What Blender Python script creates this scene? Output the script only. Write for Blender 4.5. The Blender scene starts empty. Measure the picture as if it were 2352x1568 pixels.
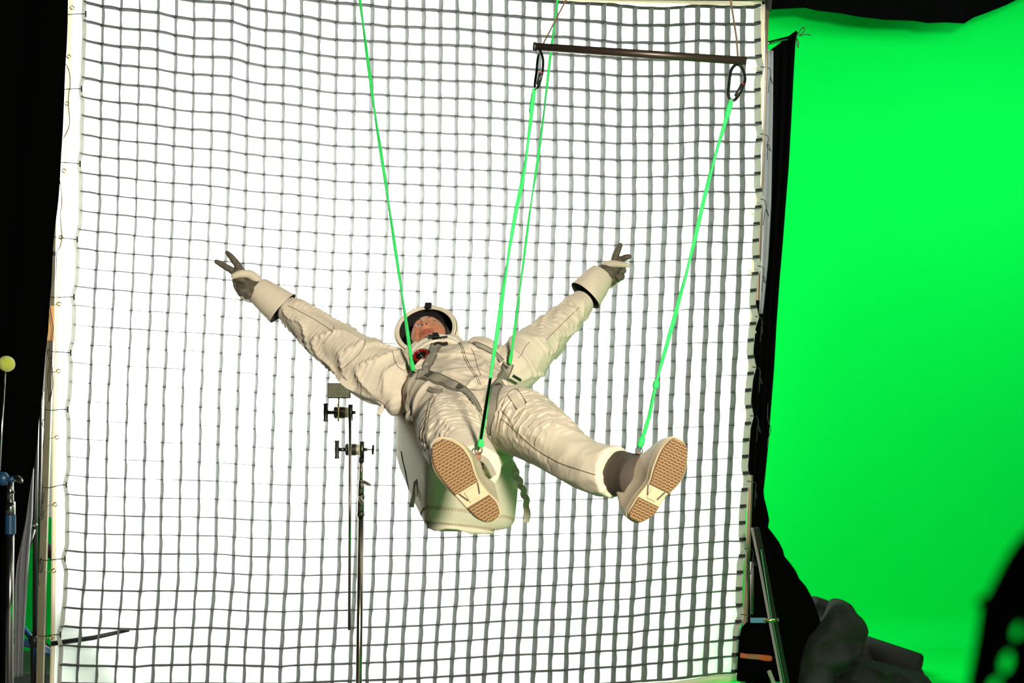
import bpy, bmesh, math, random
import numpy as np
from mathutils import Vector, Matrix, noise
from mathutils.bvhtree import BVHTree

random.seed(7)
scene = bpy.context.scene
col = scene.collection

# ------------------------------------------------------------------ camera
F = 2400.0          # focal length in pixels of the 2352 x 1568 frame
PX, PY = 1176.0, 950.0   # principal point (the eye looks level, lens shifted up)
EYE = 1.55
cam_d = bpy.data.cameras.new('camera')
cam_d.sensor_width = 36.0
cam_d.sensor_fit = 'HORIZONTAL'
cam_d.lens = F / 2352.0 * 36.0
cam_d.shift_y = (PY - 784.0) / 2352.0
cam_d.clip_start = 0.05
cam_d.dof.use_dof = True
cam_d.dof.focus_distance = 3.9
cam_d.dof.aperture_fstop = 4.0
cam = bpy.data.objects.new('camera', cam_d)
cam.location = (0, 0, EYE)
cam.rotation_euler = (math.radians(90), 0, 0)
col.objects.link(cam)
scene.camera = cam

# ------------------------------------------------------------------ world and lights
world = bpy.data.worlds.new('studio_dark')
scene.world = world
world.use_nodes = True
world.node_tree.nodes['Background'].inputs[0].default_value = (0.9, 1.0, 0.95, 1)
world.node_tree.nodes['Background'].inputs[1].default_value = 0.006
scene.cycles.max_bounces = 6
scene.cycles.diffuse_bounces = 3
scene.cycles.glossy_bounces = 3
scene.cycles.transmission_bounces = 4
scene.view_settings.view_transform = 'Standard'
scene.view_settings.look = 'None'
scene.view_settings.gamma = 1.0
scene.view_settings.exposure = 0.0
scene.view_settings.use_curve_mapping = False


def area(name, loc, target, sx, sy, power, color, spread=180):
    l = bpy.data.lights.new(name, 'AREA')
    l.shape = 'RECTANGLE'
    l.size, l.size_y = sx, sy
    l.energy = power
    l.color = color
    l.spread = math.radians(spread)
    o = bpy.data.objects.new(name, l)
    o.location = loc
    d = Vector(target) - Vector(loc)
    o.rotation_euler = d.to_track_quat('-Z', 'Y').to_euler()
    col.objects.link(o)
    return o


# big lamp behind the diffusion cloth, key lamp at camera right, lamps on the green screen
area('back_lamp', (-0.96, 6.76, 2.34), (-0.64, 5.24, 2.34), 1.7, 1.7, 450, (1.0, 1.0, 0.985))
area('key_lamp', (0.95, -0.25, 2.3), (-0.1, 3.9, 1.6), 0.34, 0.34, 300, (1.0, 0.915, 0.775))
area('green_screen_lamp', (3.5, 4.9, 3.72), (3.4, 7.05, 2.4), 3.2, 0.4, 64, (1.0, 1.0, 1.0))


# ------------------------------------------------------------------ helpers
def P(px, py, d):
    """world point seen at pixel (px, py) at depth d"""
    return Vector(((px - PX) / F * d, d, EYE - (py - PY) / F * d))


def srgb(r, g, b):
    f = lambda c: (c / 255.0) / 12.92 if c <= 10 else (((c / 255.0) + 0.055) / 1.055) ** 2.4
    return (f(r), f(g), f(b), 1)


MATS = {}


def mat(name, color, rough=0.7, metal=0.0, bump=0.0, bscale=200.0, vary=0.0, vscale=6.0, spec=0.5, coat=0.0, sheen=0.0, emis=0.0):
    if name in MATS:
        return MATS[name]
    m = bpy.data.materials.new(name)
    m.use_nodes = True
    nt = m.node_tree
    b = nt.nodes['Principled BSDF']
    c = tuple(color) if len(color) == 4 else tuple(color) + (1,)
    b.inputs['Base Color'].default_value = c
    b.inputs['Roughness'].default_value = rough
    b.inputs['Metallic'].default_value = metal
    b.inputs['Specular IOR Level'].default_value = spec
    if coat:
        b.inputs['Coat Weight'].default_value = coat
    if sheen:
        b.inputs['Sheen Weight'].default_value = sheen
    if emis:
        b.inputs['Emission Color'].default_value = c
        b.inputs['Emission Strength'].default_value = emis
    if bump or vary:
        tc = nt.nodes.new('ShaderNodeTexCoord')
    if vary:
        n = nt.nodes.new('ShaderNodeTexNoise')
        n.inputs['Scale'].default_value = vscale
        n.inputs['Detail'].default_value = 6
        nt.links.new(tc.outputs['Object'], n.inputs['Vector'])
        mx = nt.nodes.new('ShaderNodeMix')
        mx.data_type = 'RGBA'
        mx.inputs[6].default_value = tuple(min(1, v * (1 + vary)) for v in c[:3]) + (1,)
        mx.inputs[7].default_value = tuple(v * (1 - vary) for v in c[:3]) + (1,)
        nt.links.new(n.outputs['Fac'], mx.inputs[0])
        nt.links.new(mx.outputs[2], b.inputs['Base Color'])
    if bump:
        n2 = nt.nodes.new('ShaderNodeTexNoise')
        n2.inputs['Scale'].default_value = bscale
        n2.inputs['Detail'].default_value = 4
        nt.links.new(tc.outputs['Object'], n2.inputs['Vector'])
        bp = nt.nodes.new('ShaderNodeBump')
        bp.inputs['Strength'].default_value = bump
        bp.inputs['Distance'].default_value = 0.004
        nt.links.new(n2.outputs['Fac'], bp.inputs['Height'])
        nt.links.new(bp.outputs['Normal'], b.inputs['Normal'])
    MATS[name] = m
    return m


def cloth_mat(name, diff, trans, mixf, bump=0.0, bscale=4.0, grad=None):
    m = bpy.data.materials.new(name)
    m.use_nodes = True
    nt = m.node_tree
    nt.nodes.clear()
    out = nt.nodes.new('ShaderNodeOutputMaterial')
    d = nt.nodes.new('ShaderNodeBsdfDiffuse')
    t = nt.nodes.new('ShaderNodeBsdfTranslucent')
    d.inputs[0].default_value = diff + (1,)
    t.inputs[0].default_value = trans + (1,)
    mx = nt.nodes.new('ShaderNodeMixShader')
    mx.inputs[0].default_value = mixf
    nt.links.new(d.outputs[0], mx.inputs[1])
    nt.links.new(t.outputs[0], mx.inputs[2])
    nt.links.new(mx.outputs[0], out.inputs[0])
    if bump:
        tc = nt.nodes.new('ShaderNodeTexCoord')
        n2 = nt.nodes.new('ShaderNodeTexNoise')
        n2.inputs['Scale'].default_value = bscale
        nt.links.new(tc.outputs['Object'], n2.inputs['Vector'])
        bp = nt.nodes.new('ShaderNodeBump')
        bp.inputs['Strength'].default_value = bump
        bp.inputs['Distance'].default_value = 0.01
        nt.links.new(n2.outputs['Fac'], bp.inputs['Height'])
        nt.links.new(bp.outputs['Normal'], d.inputs['Normal'])
        nt.links.new(bp.outputs['Normal'], t.inputs['Normal'])
    MATS[name] = m
    return m


class Geo:
    """collects vertices and faces for one mesh"""
    def __init__(self):
        self.v, self.f = [], []

    def add(self, verts, faces):
        o = len(self.v)
        self.v += [Vector(x) for x in verts]
        self.f += [tuple(i + o for i in q) for q in faces]
        return self

    def rings(self, rings, cap=True, closed=True):
        n = len(rings[0])
        vs, fs = [], []
        for r in rings:
            vs += list(r)
        for k in range(len(rings) - 1):
            for i in range(n if closed else n - 1):
                j = (i + 1) % n
                fs.append((k * n + i, k * n + j, (k + 1) * n + j, (k + 1) * n + i))
        if cap and closed:
            fs.append(tuple(range(n - 1, -1, -1)))
            fs.append(tuple(range((len(rings) - 1) * n, len(rings) * n)))
        return self.add(vs, fs)

    def tube(self, pts, rad, seg=10, cap=True, flat=1.0, ref=None, round_ends=False):
        pts = [Vector(p) for p in pts]
        if not hasattr(rad, '__len__'):
            rad = [rad] * len(pts)
        if round_ends:
            a = (pts[0] - pts[1]).normalized()
            b = (pts[-1] - pts[-2]).normalized()
            pre, post, rp, rq = [], [], [], []
            for q in (0.98, 0.85, 0.55):
                pre.append(pts[0] + a * rad[0] * q); rp.append(rad[0] * math.sqrt(1 - q * q))
            for q in (0.55, 0.85, 0.98):
                post.append(pts[-1] + b * rad[-1] * q); rq.append(rad[-1] * math.sqrt(1 - q * q))
            pts = pre + pts + post
            rad = rp + list(rad) + rq
        n = len(pts)
        t0 = (pts[1] - pts[0]).normalized()
        u = Vector(ref) if ref is not None else (Vector((0, 0, 1)) if abs(t0.z) < 0.9 else Vector((1, 0, 0)))
        u = (u - t0 * u.dot(t0)).normalized()
        rings = []
        tp = t0
        for k in range(n):
            if k == 0: t = t0
            elif k == n - 1: t = (pts[-1] - pts[-2]).normalized()
            else:
                t = (pts[k + 1] - pts[k - 1])
                t = t.normalized() if t.length > 1e-9 else tp
            ax = tp.cross(t)
            if ax.length > 1e-7:
                ang = math.atan2(ax.length, tp.dot(t))
                u = Matrix.Rotation(ang, 3, ax.normalized()) @ u
            u = (u - t * u.dot(t)).normalized()
            w = t.cross(u)
            tp = t
            rings.append([pts[k] + (u * math.cos(2 * math.pi * i / seg) * flat + w * math.sin(2 * math.pi * i / seg)) * rad[k] for i in range(seg)])
        return self.rings(rings, cap)

    def box(self, c, ax, ay, az):
        """centre and three half-axis vectors"""
        c, ax, ay, az = Vector(c), Vector(ax), Vector(ay), Vector(az)
        vs = [c + ax * i + ay * j + az * k for i in (-1, 1) for j in (-1, 1) for k in (-1, 1)]
        return self.add(vs, [(0, 1, 3, 2), (4, 6, 7, 5), (0, 4, 5, 1), (2, 3, 7, 6), (0, 2, 6, 4), (1, 5, 7, 3)])

    def sphere(self, c, ax, ay, az, nu=20, nv=12):
        c, ax, ay, az = Vector(c), Vector(ax), Vector(ay), Vector(az)
        vs, fs = [], []
        for j in range(1, nv):
            th = math.pi * j / nv
            for i in range(nu):
                ph = 2 * math.pi * i / nu
                vs.append(c + ax * (math.sin(th) * math.cos(ph)) + ay * (math.sin(th) * math.sin(ph)) + az * math.cos(th))
        a = len(vs); vs.append(c + az); vs.append(c - az)
        for j in range(nv - 2):
            for i in range(nu):
                k = (i + 1) % nu
                fs.append((j * nu + i, (j + 1) * nu + i, (j + 1) * nu + k, j * nu + k))
        for i in range(nu):
            k = (i + 1) % nu
            fs.append((a, i, k))
            fs.append((a + 1, (nv - 2) * nu + k, (nv - 2) * nu + i))
        return self.add(vs, fs)

    def ribbon(self, pts, nrm, width, thick):
        """flat strap along pts with given surface normals"""
        pts = [Vector(p) for p in pts]
        rings = []
        n = len(pts)
        for k in range(n):
            t = (pts[min(k + 1, n - 1)] - pts[max(k - 1, 0)]).normalized()
            nn = Vector(nrm[k]); nn = (nn - t * nn.dot(t)).normalized()
            s = t.cross(nn)
            w = (width[k] if hasattr(width, '__len__') else width) / 2
            rings.append([pts[k] + s * w, pts[k] + s * w * 0.92 + nn * thick, pts[k] - s * w * 0.92 + nn * thick, pts[k] - s * w])
        return self.rings(rings, True)

    def build(self, name, m, parent=None, smooth=False, bevel=0.0, sub=0, solid=0.0, label=None):
        me = bpy.data.meshes.new(name)
        off = Vector((0, 0, 0))
        if parent is None and self.v:
            off = sum(self.v, Vector()) / len(self.v)
            off.z = min(v.z for v in self.v)
        me.from_pydata([tuple(v - off) for v in self.v], [], self.f)
        bm = bmesh.new(); bm.from_mesh(me)
        bmesh.ops.recalc_face_normals(bm, faces=bm.faces)
        bm.to_mesh(me); bm.free()
        if m is not None:
            me.materials.append(m)
        for p in me.polygons:
            p.use_smooth = smooth
        o = bpy.data.objects.new(name, me)
        col.objects.link(o)
        o.location = off
        if bevel:
            md = o.modifiers.new('bevel', 'BEVEL'); md.width = bevel; md.segments = 2; md.limit_method = 'ANGLE'
        if sub:
            md = o.modifiers.new('sub', 'SUBSURF'); md.levels = sub; md.render_levels = sub
        if solid:
            md = o.modifiers.new('solid', 'SOLIDIFY'); md.thickness = solid; md.offset = 0
        if parent is not None:
            attach(o, parent)
        if label: o['label'] = label
        return o


def attach(o, parent):
    o.parent = parent
    o.matrix_parent_inverse = Matrix.Translation(-parent.location)


def thing(name, label, cat, loc=(0, 0, 0), group=None):
    o = bpy.data.objects.new(name, None)
    o.empty_display_size = 0.1
    o.location = loc
    col.objects.link(o)
    return tag(o, label, cat, group)


def tag(o, label, cat, group=None, kind=None):
    o['label'] = label
    o['category'] = cat
    if group: o['group'] = group
    if kind: o['kind'] = kind
    return o


def struct(o):
    o['kind'] = 'structure'
    return o


def smooth_path(pts, n=6):
    """Catmull-Rom through points (Vectors)"""
    pts = [Vector(p) for p in pts]
    out = []
    m = len(pts)
    for k in range(m - 1):
        p0, p1, p2, p3 = pts[max(k - 1, 0)], pts[k], pts[k + 1], pts[min(k + 2, m - 1)]
        for q in range(n):
            t = q / n
            out.append(0.5 * ((2 * p1) + (p2 - p0) * t + (2 * p0 - 5 * p1 + 4 * p2 - p3) * t * t + (3 * p1 - p0 - 3 * p2 + p3) * t ** 3))
    out.append(pts[-1])
    return out


def circle(c, u, w, r, n=24):
    return [Vector(c) + (u * math.cos(2 * math.pi * i / n) + w * math.sin(2 * math.pi * i / n)) * r for i in range(n)]


# ------------------------------------------------------------------ materials
GREEN = mat('green_screen_paint', (0.0006, 0.70, 0.062), 0.8, vary=0.03, vscale=1.2, spec=0.02)
BLACKC = mat('black_duvetyne', (0.0016, 0.0018, 0.0017), 1.0, spec=0.0, bump=0.2, bscale=60)
CANVAS = mat('suit_canvas', (0.62, 0.55, 0.43), 0.85, bump=0.25, bscale=420, vary=0.07, vscale=7, spec=0.2)
CANVAS2 = mat('pack_canvas', (0.66, 0.61, 0.47), 0.8, bump=0.2, bscale=300, vary=0.06, vscale=5, spec=0.25)
WEBBING = mat('grey_webbing', (0.31, 0.285, 0.22), 0.8, bump=0.6, bscale=600, vary=0.12, vscale=40, spec=0.2)
EDGING = mat('dark_edging', (0.05, 0.042, 0.03), 0.8)
OLIVE = mat('olive_leather', (0.085, 0.075, 0.048), 0.65, bump=0.3, bscale=300, vary=0.2, vscale=40)
LINING = mat('black_lining', (0.012, 0.010, 0.008), 0.9)
SOLE = mat('tan_rubber', (0.32, 0.185, 0.07), 0.6, vary=0.12, vscale=40, bump=0.2, bscale=300)
SHANK = mat('cream_rubber', (0.50, 0.39, 0.23), 0.55, vary=0.08, vscale=30)
BOOT = mat('boot_leather', (0.43, 0.37, 0.265), 0.55, bump=0.25, bscale=200, vary=0.08, vscale=10)
GAITER = mat('brown_gaiter', (0.05, 0.037, 0.025), 0.8, bump=0.3, bscale=200)
SHELL = mat('cream_helmet_shell', (0.66, 0.60, 0.46), 0.35, vary=0.03, vscale=8)
STEEL = mat('dark_steel', (0.10, 0.10, 0.085), 0.35, metal=1.0)
PADC = mat('tread_gap', (0.12, 0.062, 0.022), 0.8)
RODM = mat('dull_chrome', (0.36, 0.33, 0.27), 0.25, metal=1.0)
CHROME = mat('chrome_steel', (0.62, 0.60, 0.56), 0.18, metal=1.0)
BLACKM = mat('black_metal', (0.015, 0.014, 0.013), 0.4, metal=0.3)
BLACKP = mat('black_plastic', (0.012, 0.012, 0.012), 0.45)
BRASS = mat('brass', (0.75, 0.58, 0.28), 0.25, metal=1.0)
CORD = mat('black_cord', (0.012, 0.012, 0.014), 0.7)
TWINE = mat('tan_twine', (0.45, 0.36, 0.22), 0.8)
ROPE = mat('green_rope', (0.02, 0.62, 0.11), 0.6, bump=0.8, bscale=250, vary=0.25, vscale=60)
BLUE = mat('blue_paint', (0.010, 0.050, 0.115), 0.35)
HOOD = mat('dark_hood', (0.028, 0.020, 0.016), 0.9)
FELT = mat('grey_felt', (0.021, 0.0235, 0.021), 0.95, bump=1.0, bscale=150, vary=0.25, vscale=120, spec=0.1)
ALU = mat('weathered_pole', (0.22, 0.165, 0.11), 0.42, metal=0.6, vary=0.2, vscale=25)

# ------------------------------------------------------------------ the setting
g = Geo()
# green cove: floor runs into the wall over a small curve
prof = [(-1.5, 0.0), (6.85, 0.0)] + [(6.85 + 0.2 * math.sin(a), 0.2 - 0.2 * math.cos(a)) for a in (0.4, 0.8, 1.2, 1.57)] + [(7.05, 6.5)]
DARKF = mat('studio_floor', (0.09, 0.09, 0.088), 0.6, vary=0.15, vscale=3)
Geo_floor = Geo().box((0.5, 2.675, -0.03), (6.5, 0, 0), (0, 4.175, 0), (0, 0, 0.03)).build('floor', DARKF)
struct(Geo_floor)
gf = Geo().box((4.0, 3.5, 0.003), (3.0, 0, 0), (0, 3.35, 0), (0, 0, 0.003)).build('floor_green', GREEN)
struct(gf)
wv, wf = [], []
arc = [(6.85 + 0.2 * math.sin(a), 0.2 - 0.2 * math.cos(a)) for a in [i * math.pi / 16 for i in range(9)]] + [(7.05, 6.5)]
arcb = [(7.15, 6.5), (7.15, -0.05), (6.85, -0.05)]
ring = arc + arcb
rings = [[Vector((x, y, z)) for (y, z) in ring] for x in (-6, 7)]
struct(Geo().rings(rings).build('wall_back', GREEN))

# ------------------------------------------------------------------ frame plane
_b = (1 / 5.58 - 1 / 4.9) / (1740 - 175)
_a = 1 / 4.9 - 175 * _b


def D(px):
    return 1.0 / (_a + _b * px)


pl = P(175, 950, D(175)); pr = P(1740, 950, D(1740))
FR = (pr - pl).normalized()               # along the frame, towards the right
FN = Vector((FR.y, -FR.x, 0)).normalized()  # towards the camera
if FN.y > 0: FN = -FN
UP = Vector((0, 0, 1))


def G(px, py, off=0.0):
    d = P(px, py, 1.0) - Vector((0, 0, EYE))
    t = ((pl + FN * off) - Vector((0, 0, EYE))).dot(FN) / d.dot(FN)
    return Vector((0, 0, EYE)) + d * t


# measured crossing positions of the soft grid: x of 41 columns at five heights, y of rows at some columns
bandA = [193, 236, 278, 321, 363, 404.5, 446, 490, 533, 571, 611, 652.5, 693, 733.7, 773.7, 814.7, 854.7, 894, 934, 972.5, 1012, 1050.5, 1088.5, 1126, 1163.7, 1201.7, 1238.6, 1276.7, 1313.5, 1350, 1386.5, 1422.7, 1459, 1495, 1532.5, 1567, 1601.7, 1636.5, 1671, 1706, 1740]
bandB = [185, 228, 270.5, 312.5, 355.7, 396.7, 439.5, 482, 523, 563.7, 605.5, 646.7, 688, 728, 768.5, 809.7, 849, 889, 929.7, 968.5, 1007.5, 1046.7, 1084, 1123, 1160.5, 1198.5, 1236.2, 1273.5, 1311, 1347.7, 1383.5, 1420.5, 1456.5, 1493, 1528, 1564, 1598.5, 1634, 1669, 1704.7, 1739.7]
bandC = [159, 205, 248, 291.7, 335, 376, 418.7, 461, 503, 545.5, 586.7, 628.7, 670, 710.5, 751, 791, 831, 871, 910.5, 949.5, 988.5, 1027, 1065.5, 1103.5, 1141.5, 1179, 1216.5, 1253.5, 1290.5, 1326.5, 1363.5, 1399.7, 1436.5, 1472, 1508, 1542, 1578.5, 1613, 1648, 1683, 1717.7]
bandD = [152, 194.5, 238.7, 282.5, 325.7, 367, 409.5, 452.5, 494, 535.5, 575, 616, 657.5, 696.7, 738, 777.5, 815.5, 857, 896, 935.5, 974, 1013, 1051, 1088, 1126.7, 1164, 1201.7, 1239, 1274.7, 1311, 1348, 1384, 1419.7, 1455.5, 1491.5, 1526, 1561, 1595.5, 1631, 1665, 1699.7]
bandE = [139, 180, 223.7, 268, 310.5, 353, 395.5, 438, 478.7, 520, 562.5, 604, 645.5, 686, 726, 765.5, 805.5, 845.5, 884.7, 923.5, 963, 1001, 1039, 1076.7, 1114, 1151, 1189, 1226.8, 1264.7, 1301, 1338, 1373, 1410.5, 1445.5, 1480.5, 1517, 1552, 1585.5, 1621.5, 1655, 1688.5]
bandY = [60, 480, 920, 1320, 1500]
BX = np.array([bandA, bandB, bandC, bandD, bandE])
rowsY = {
    0: ([0, 6, 12, 20, 26, 30, 32, 34, 36, 40], [-125, -84, -43, -14, 3, 11, 18, 20, 15, 18]),
    2: ([0, 6, 7, 8, 9, 11, 12, 13, 14, 16, 17, 19, 21, 23, 26, 28, 30, 31, 34, 36, 38, 40], [-38, 3, 5.5, 9.5, 20.5, 31, 38, 46, 52.5, 56.5, 62, 64.5, 67, 75, 84, 87.5, 94, 98.7, 100, 94, 97, 97]),
    3: ([0, 1, 2, 3, 4, 5, 6, 7, 8, 9, 10, 11, 12, 13, 14, 18, 22, 26, 30, 31, 34, 36, 40], [5.5, 16, 22.5, 25.5, 29.5, 40, 46, 47.5, 49.5, 62, 70.5, 73, 79, 87, 92, 101, 108, 122, 132, 136, 138, 133, 134]),
    13: ([0, 1, 4, 7, 9, 12, 13, 14, 15, 17, 18, 20, 21, 23, 25, 27, 28, 30, 31, 33, 35, 36, 38, 40], [440, 446, 460, 470, 480, 490.5, 494, 498, 500, 503, 505, 508, 510, 512, 517, 519.5, 520, 523, 524.5, 523, 521, 517.5, 519, 518]),
    23: ([0, 1, 4, 7, 9, 11, 12, 20, 25, 28, 29, 31, 33, 35, 37, 39, 40], [875.5, 880, 886, 892, 897, 904, 907, 914, 914.5, 912.5, 912, 911, 908, 906, 902.5, 900, 899.5]),
    33: ([0, 1, 4, 8, 10, 13, 17, 19, 21, 23, 25, 27, 30, 31, 33, 34, 35, 37, 39, 40], [1306, 1311, 1314, 1314, 1319.5, 1321, 1317.5, 1316, 1314, 1311, 1307.5, 1305.5, 1302, 1300, 1297.5, 1294, 1291, 1286, 1280.5, 1280]),
    38: ([0, 1, 4, 5, 8, 10, 12, 13, 16, 18, 20, 23, 25, 27, 29, 31, 33, 34, 36, 38, 40], [1524.5, 1527.5, 1531, 1527, 1525.5, 1527.5, 1530.5, 1527, 1523, 1520.5, 1517, 1510, 1504.5, 1502, 1500.5, 1495.5, 1492, 1486, 1481, 1474, 1468]),
    40: ([0, 10, 20, 30, 35, 37, 39, 40], [1611, 1612, 1597, 1573, 1561, 1554, 1546, 1545]),
}
RI = sorted(rowsY)
RY = np.array([np.interp(np.arange(41), *rowsY[r]) for r in RI])
tieL = [32, 204, 376, 550, 682, 810, 940, 1113, 1283, 1457]
tieR = [155, 309, 459, 612, 728, 844, 956, 1106, 1261, 1412]


def row_y(i, j):
    c = [np.interp(j, np.arange(41), RY[k]) for k in range(len(RI))]
    return float(np.interp(i, RI, c))


def col_x(j, y):
    c = [np.interp(j, np.arange(41), BX[k]) for k in range(5)]
    if y < 60: return float(c[0] + (c[0] - c[1]) / 420 * (60 - y) * 0.5)
    if y > 1500: return float(c[4] + (c[4] - c[3]) / 180 * (y - 1500) * 0.6)
    x = float(np.interp(y, bandY, c))
    if j == 0:
        for t in tieL: x -= 7 * max(0, 1 - abs(y - t) / 30)
    if j == 40:
        for t in tieR: x += 8 * max(0, 1 - abs(y - t) / 30)
    return x


def crossing(i, j):
    y = row_y(i, j)
    return col_x(j, y), y


STRIP = cloth_mat('grey_grid_fabric', (0.078, 0.079, 0.078), (0.645, 0.65, 0.645), 0.60)
BAND = cloth_mat('grid_edge_webbing', (0.55, 0.55, 0.50), (0.72, 0.73, 0.69), 0.6)
STITCHC = cloth_mat('dark_stitch_fabric', (0.06, 0.063, 0.06), (0.22, 0.23, 0.22), 0.5)
DARKTAB = cloth_mat('dark_tab_fabric', (0.05, 0.052, 0.05), (0.08, 0.08, 0.08), 0.3)
grid = thing('fabric_grid', 'grey soft fabric grid of square cells stretched in front of the glowing white cloth', 'light grid', G(950, 1600))
DEP = 0.038
for j in range(41):
    gg = Geo()
    vs, fs = [], []
    steps = 4
    n = 40 * steps + 1
    tw0 = math.radians(26 + 3 * math.sin(j * 1.7))
    for k in range(n):
        i = k / steps
        y = row_y(i, j)
        x = col_x(j, y)
        fr = i - math.floor(i)
        bow = math.sin(math.pi * fr)
        side = math.sin(j * 2.3 + math.floor(i) * 1.9)
        c = G(x + 1.1 * bow * side, y, 0.0)
        if j in (0, 40):
            a = math.radians(62 if j == 40 else 70)
            w = FN * math.cos(a) + FR * math.sin(a)
            dd = 0.036 if j == 40 else 0.022
        else:
            a = tw0 + math.radians(9) * (bow - 0.5) * side
            w = FN * math.cos(a) + FR * math.sin(a)
            dd = DEP
        vs += [c - w * dd / 2, c + w * dd / 2]
        if k: fs.append((2 * k - 2, 2 * k - 1, 2 * k + 1, 2 * k))
    gg.add(vs, fs).build('edge_band' if j in (0, 40) else 'vertical_strip', BAND if j in (0, 40) else STRIP, grid, solid=0.0012)
for i in range(41):
    gg = Geo()
    vs, fs = [], []
    steps = 4
    n = 40 * steps + 1
    for k in range(n):
        j = k / steps
        jf = min(39, int(j)); fr = j - jf
        x0, y0 = crossing(i, jf); x1, y1 = crossing(i, jf + 1)
        bow = math.sin(math.pi * fr)
        hump = math.sin(jf * 1.3 + i * 2.1)
        px = x0 + (x1 - x0) * fr; py = y0 + (y1 - y0) * fr - 1.0 * bow * (0.4 + hump) * (1 if i < 20 else 0.5)
        a = math.radians(2.2 * hump * bow + 1.2 * math.sin(i * 2.9))
        w = FN * math.cos(a) + UP * math.sin(a)
        c = G(px, py, 0)
        vs += [c - w * 0.019, c + w * 0.024]
        if k: fs.append((2 * k - 2, 2 * k - 1, 2 * k + 1, 2 * k))
    gg.add(vs, fs).build('horizontal_strip', STRIP, grid, solid=0.0012)
# dark stitched folds where rows cross columns (too many and too small to pick apart)
g = Geo()
for i in range(1, 40):
    for j in range(1, 40):
        x, y = crossing(i, j)
        a = math.radians(26 + 3 * math.sin(j * 1.7))
        w = FN * math.cos(a) + FR * math.sin(a)
        nn = FN * math.sin(a) - FR * math.cos(a)
        g.box(G(x, y) + nn * 0.0022 - UP * 0.0006, w * DEP * 0.50, UP * 0.0021, nn * 0.0009)
o = g.build('crossing_stitches', STITCHC, grid)
o['kind'] = 'stuff'
# dark end tabs of the rows on the right edge band
for i in range(41):
    x, y = crossing(i, 40)
    w = FN * math.cos(math.radians(62)) + FR * math.sin(math.radians(62))
    nn = FN * math.sin(math.radians(62)) - FR * math.cos(math.radians(62))
    c = G(x, y - 4, 0.0) + nn * 0.004
    Geo().box(c, w * 0.0175 + UP * 0.0015, UP * 0.0092, nn * 0.0015).build('end_tab', DARKTAB, grid)

# white diffusion cloth behind the grid, with hem, grommets
CL = -0.09   # cloth lies this far behind the grid plane
CLOTH = cloth_mat('white_silk', (0.80, 0.80, 0.78), (0.82, 0.82, 0.80), 0.72, bump=0.12, bscale=3.0)
HEM = cloth_mat('cream_hem', (0.80, 0.72, 0.60), (0.92, 0.84, 0.72), 0.75)
cloth = thing('diffusion_cloth', 'large white translucent cloth lit from behind, filling the picture centre', 'diffusion cloth', G(950, 1625, CL))
edgeL_y = [-160, 0, 240, 500, 700, 900, 1100, 1300, 1470, 1640]
edgeL_x = [150, 146, 138, 130, 126, 122, 119, 119, 118, 113]


def cl_left(y): return float(np.interp(y, edgeL_y, edgeL_x))
def cl_right(y): return float(np.interp(y, [-20, 60, 300, 600, 1000, 1300, 1560], [1757, 1756, 1749, 1735, 1719, 1706, 1694]))
def cl_top(x): return float(np.interp(x, [0, 150, 1150, 1300, 1480, 1620, 1760], [-170, -150, -14, 0, 6, 10, 14]))
def cl_bot(x): return float(np.interp(x, [100, 1000, 1450, 1560, 1640, 1700], [1645, 1610, 1572, 1566, 1552, 1549]))


NX, NY = 120, 110
vs, fs = [], []
for b in range(NY + 1):
    for a in range(NX + 1):
        u = a / NX; v = b / NY
        yy = -150 + v * 1780
        xl, xr = cl_left(yy), cl_right(yy)
        x = xl + (xr - xl) * u
        y = cl_top(x) + (cl_bot(x) - cl_top(x)) * v
        edge = max(0, 1 - 8 * min(u, 1 - u))
        edge2 = max(0, 1 - 7 * (1 - v))
        wr = 0.006 * edge * math.sin((v * 62 + u * 40)) * noise.noise(Vector((u * 9, v * 22, 1.3)))
        wr += 0.010 * edge2 * noise.noise(Vector((u * 14 + v * 20, v * 7 - u * 6, 4.0)))
        wr += 0.006 * noise.noise(Vector((u * 5, v * 5, 9.0)))
        vs.append(G(x, y, CL + wr * 1.4))
for b in range(NY):
    for a in range(NX):
        q = b * (NX + 1) + a
        fs.append((q, q + 1, q + NX + 2, q + NX + 1))
sheet = Geo().add(vs, fs).build('cloth_sheet', CLOTH, cloth, smooth=True)


def strip_between(name, m, pts, wpx_dir, off, parent, thick=0.0015):
    gg = Geo(); vv, ff = [], []
    for k, (x, y, w) in enumerate(pts):
        vv += [G(x, y, off), G(x + wpx_dir[0] * w, y + wpx_dir[1] * w, off)]
        if k: ff.append((2 * k - 2, 2 * k - 1, 2 * k + 1, 2 * k))
    return gg.add(vv, ff).build(name, m, parent, smooth=True, solid=thick)


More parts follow.
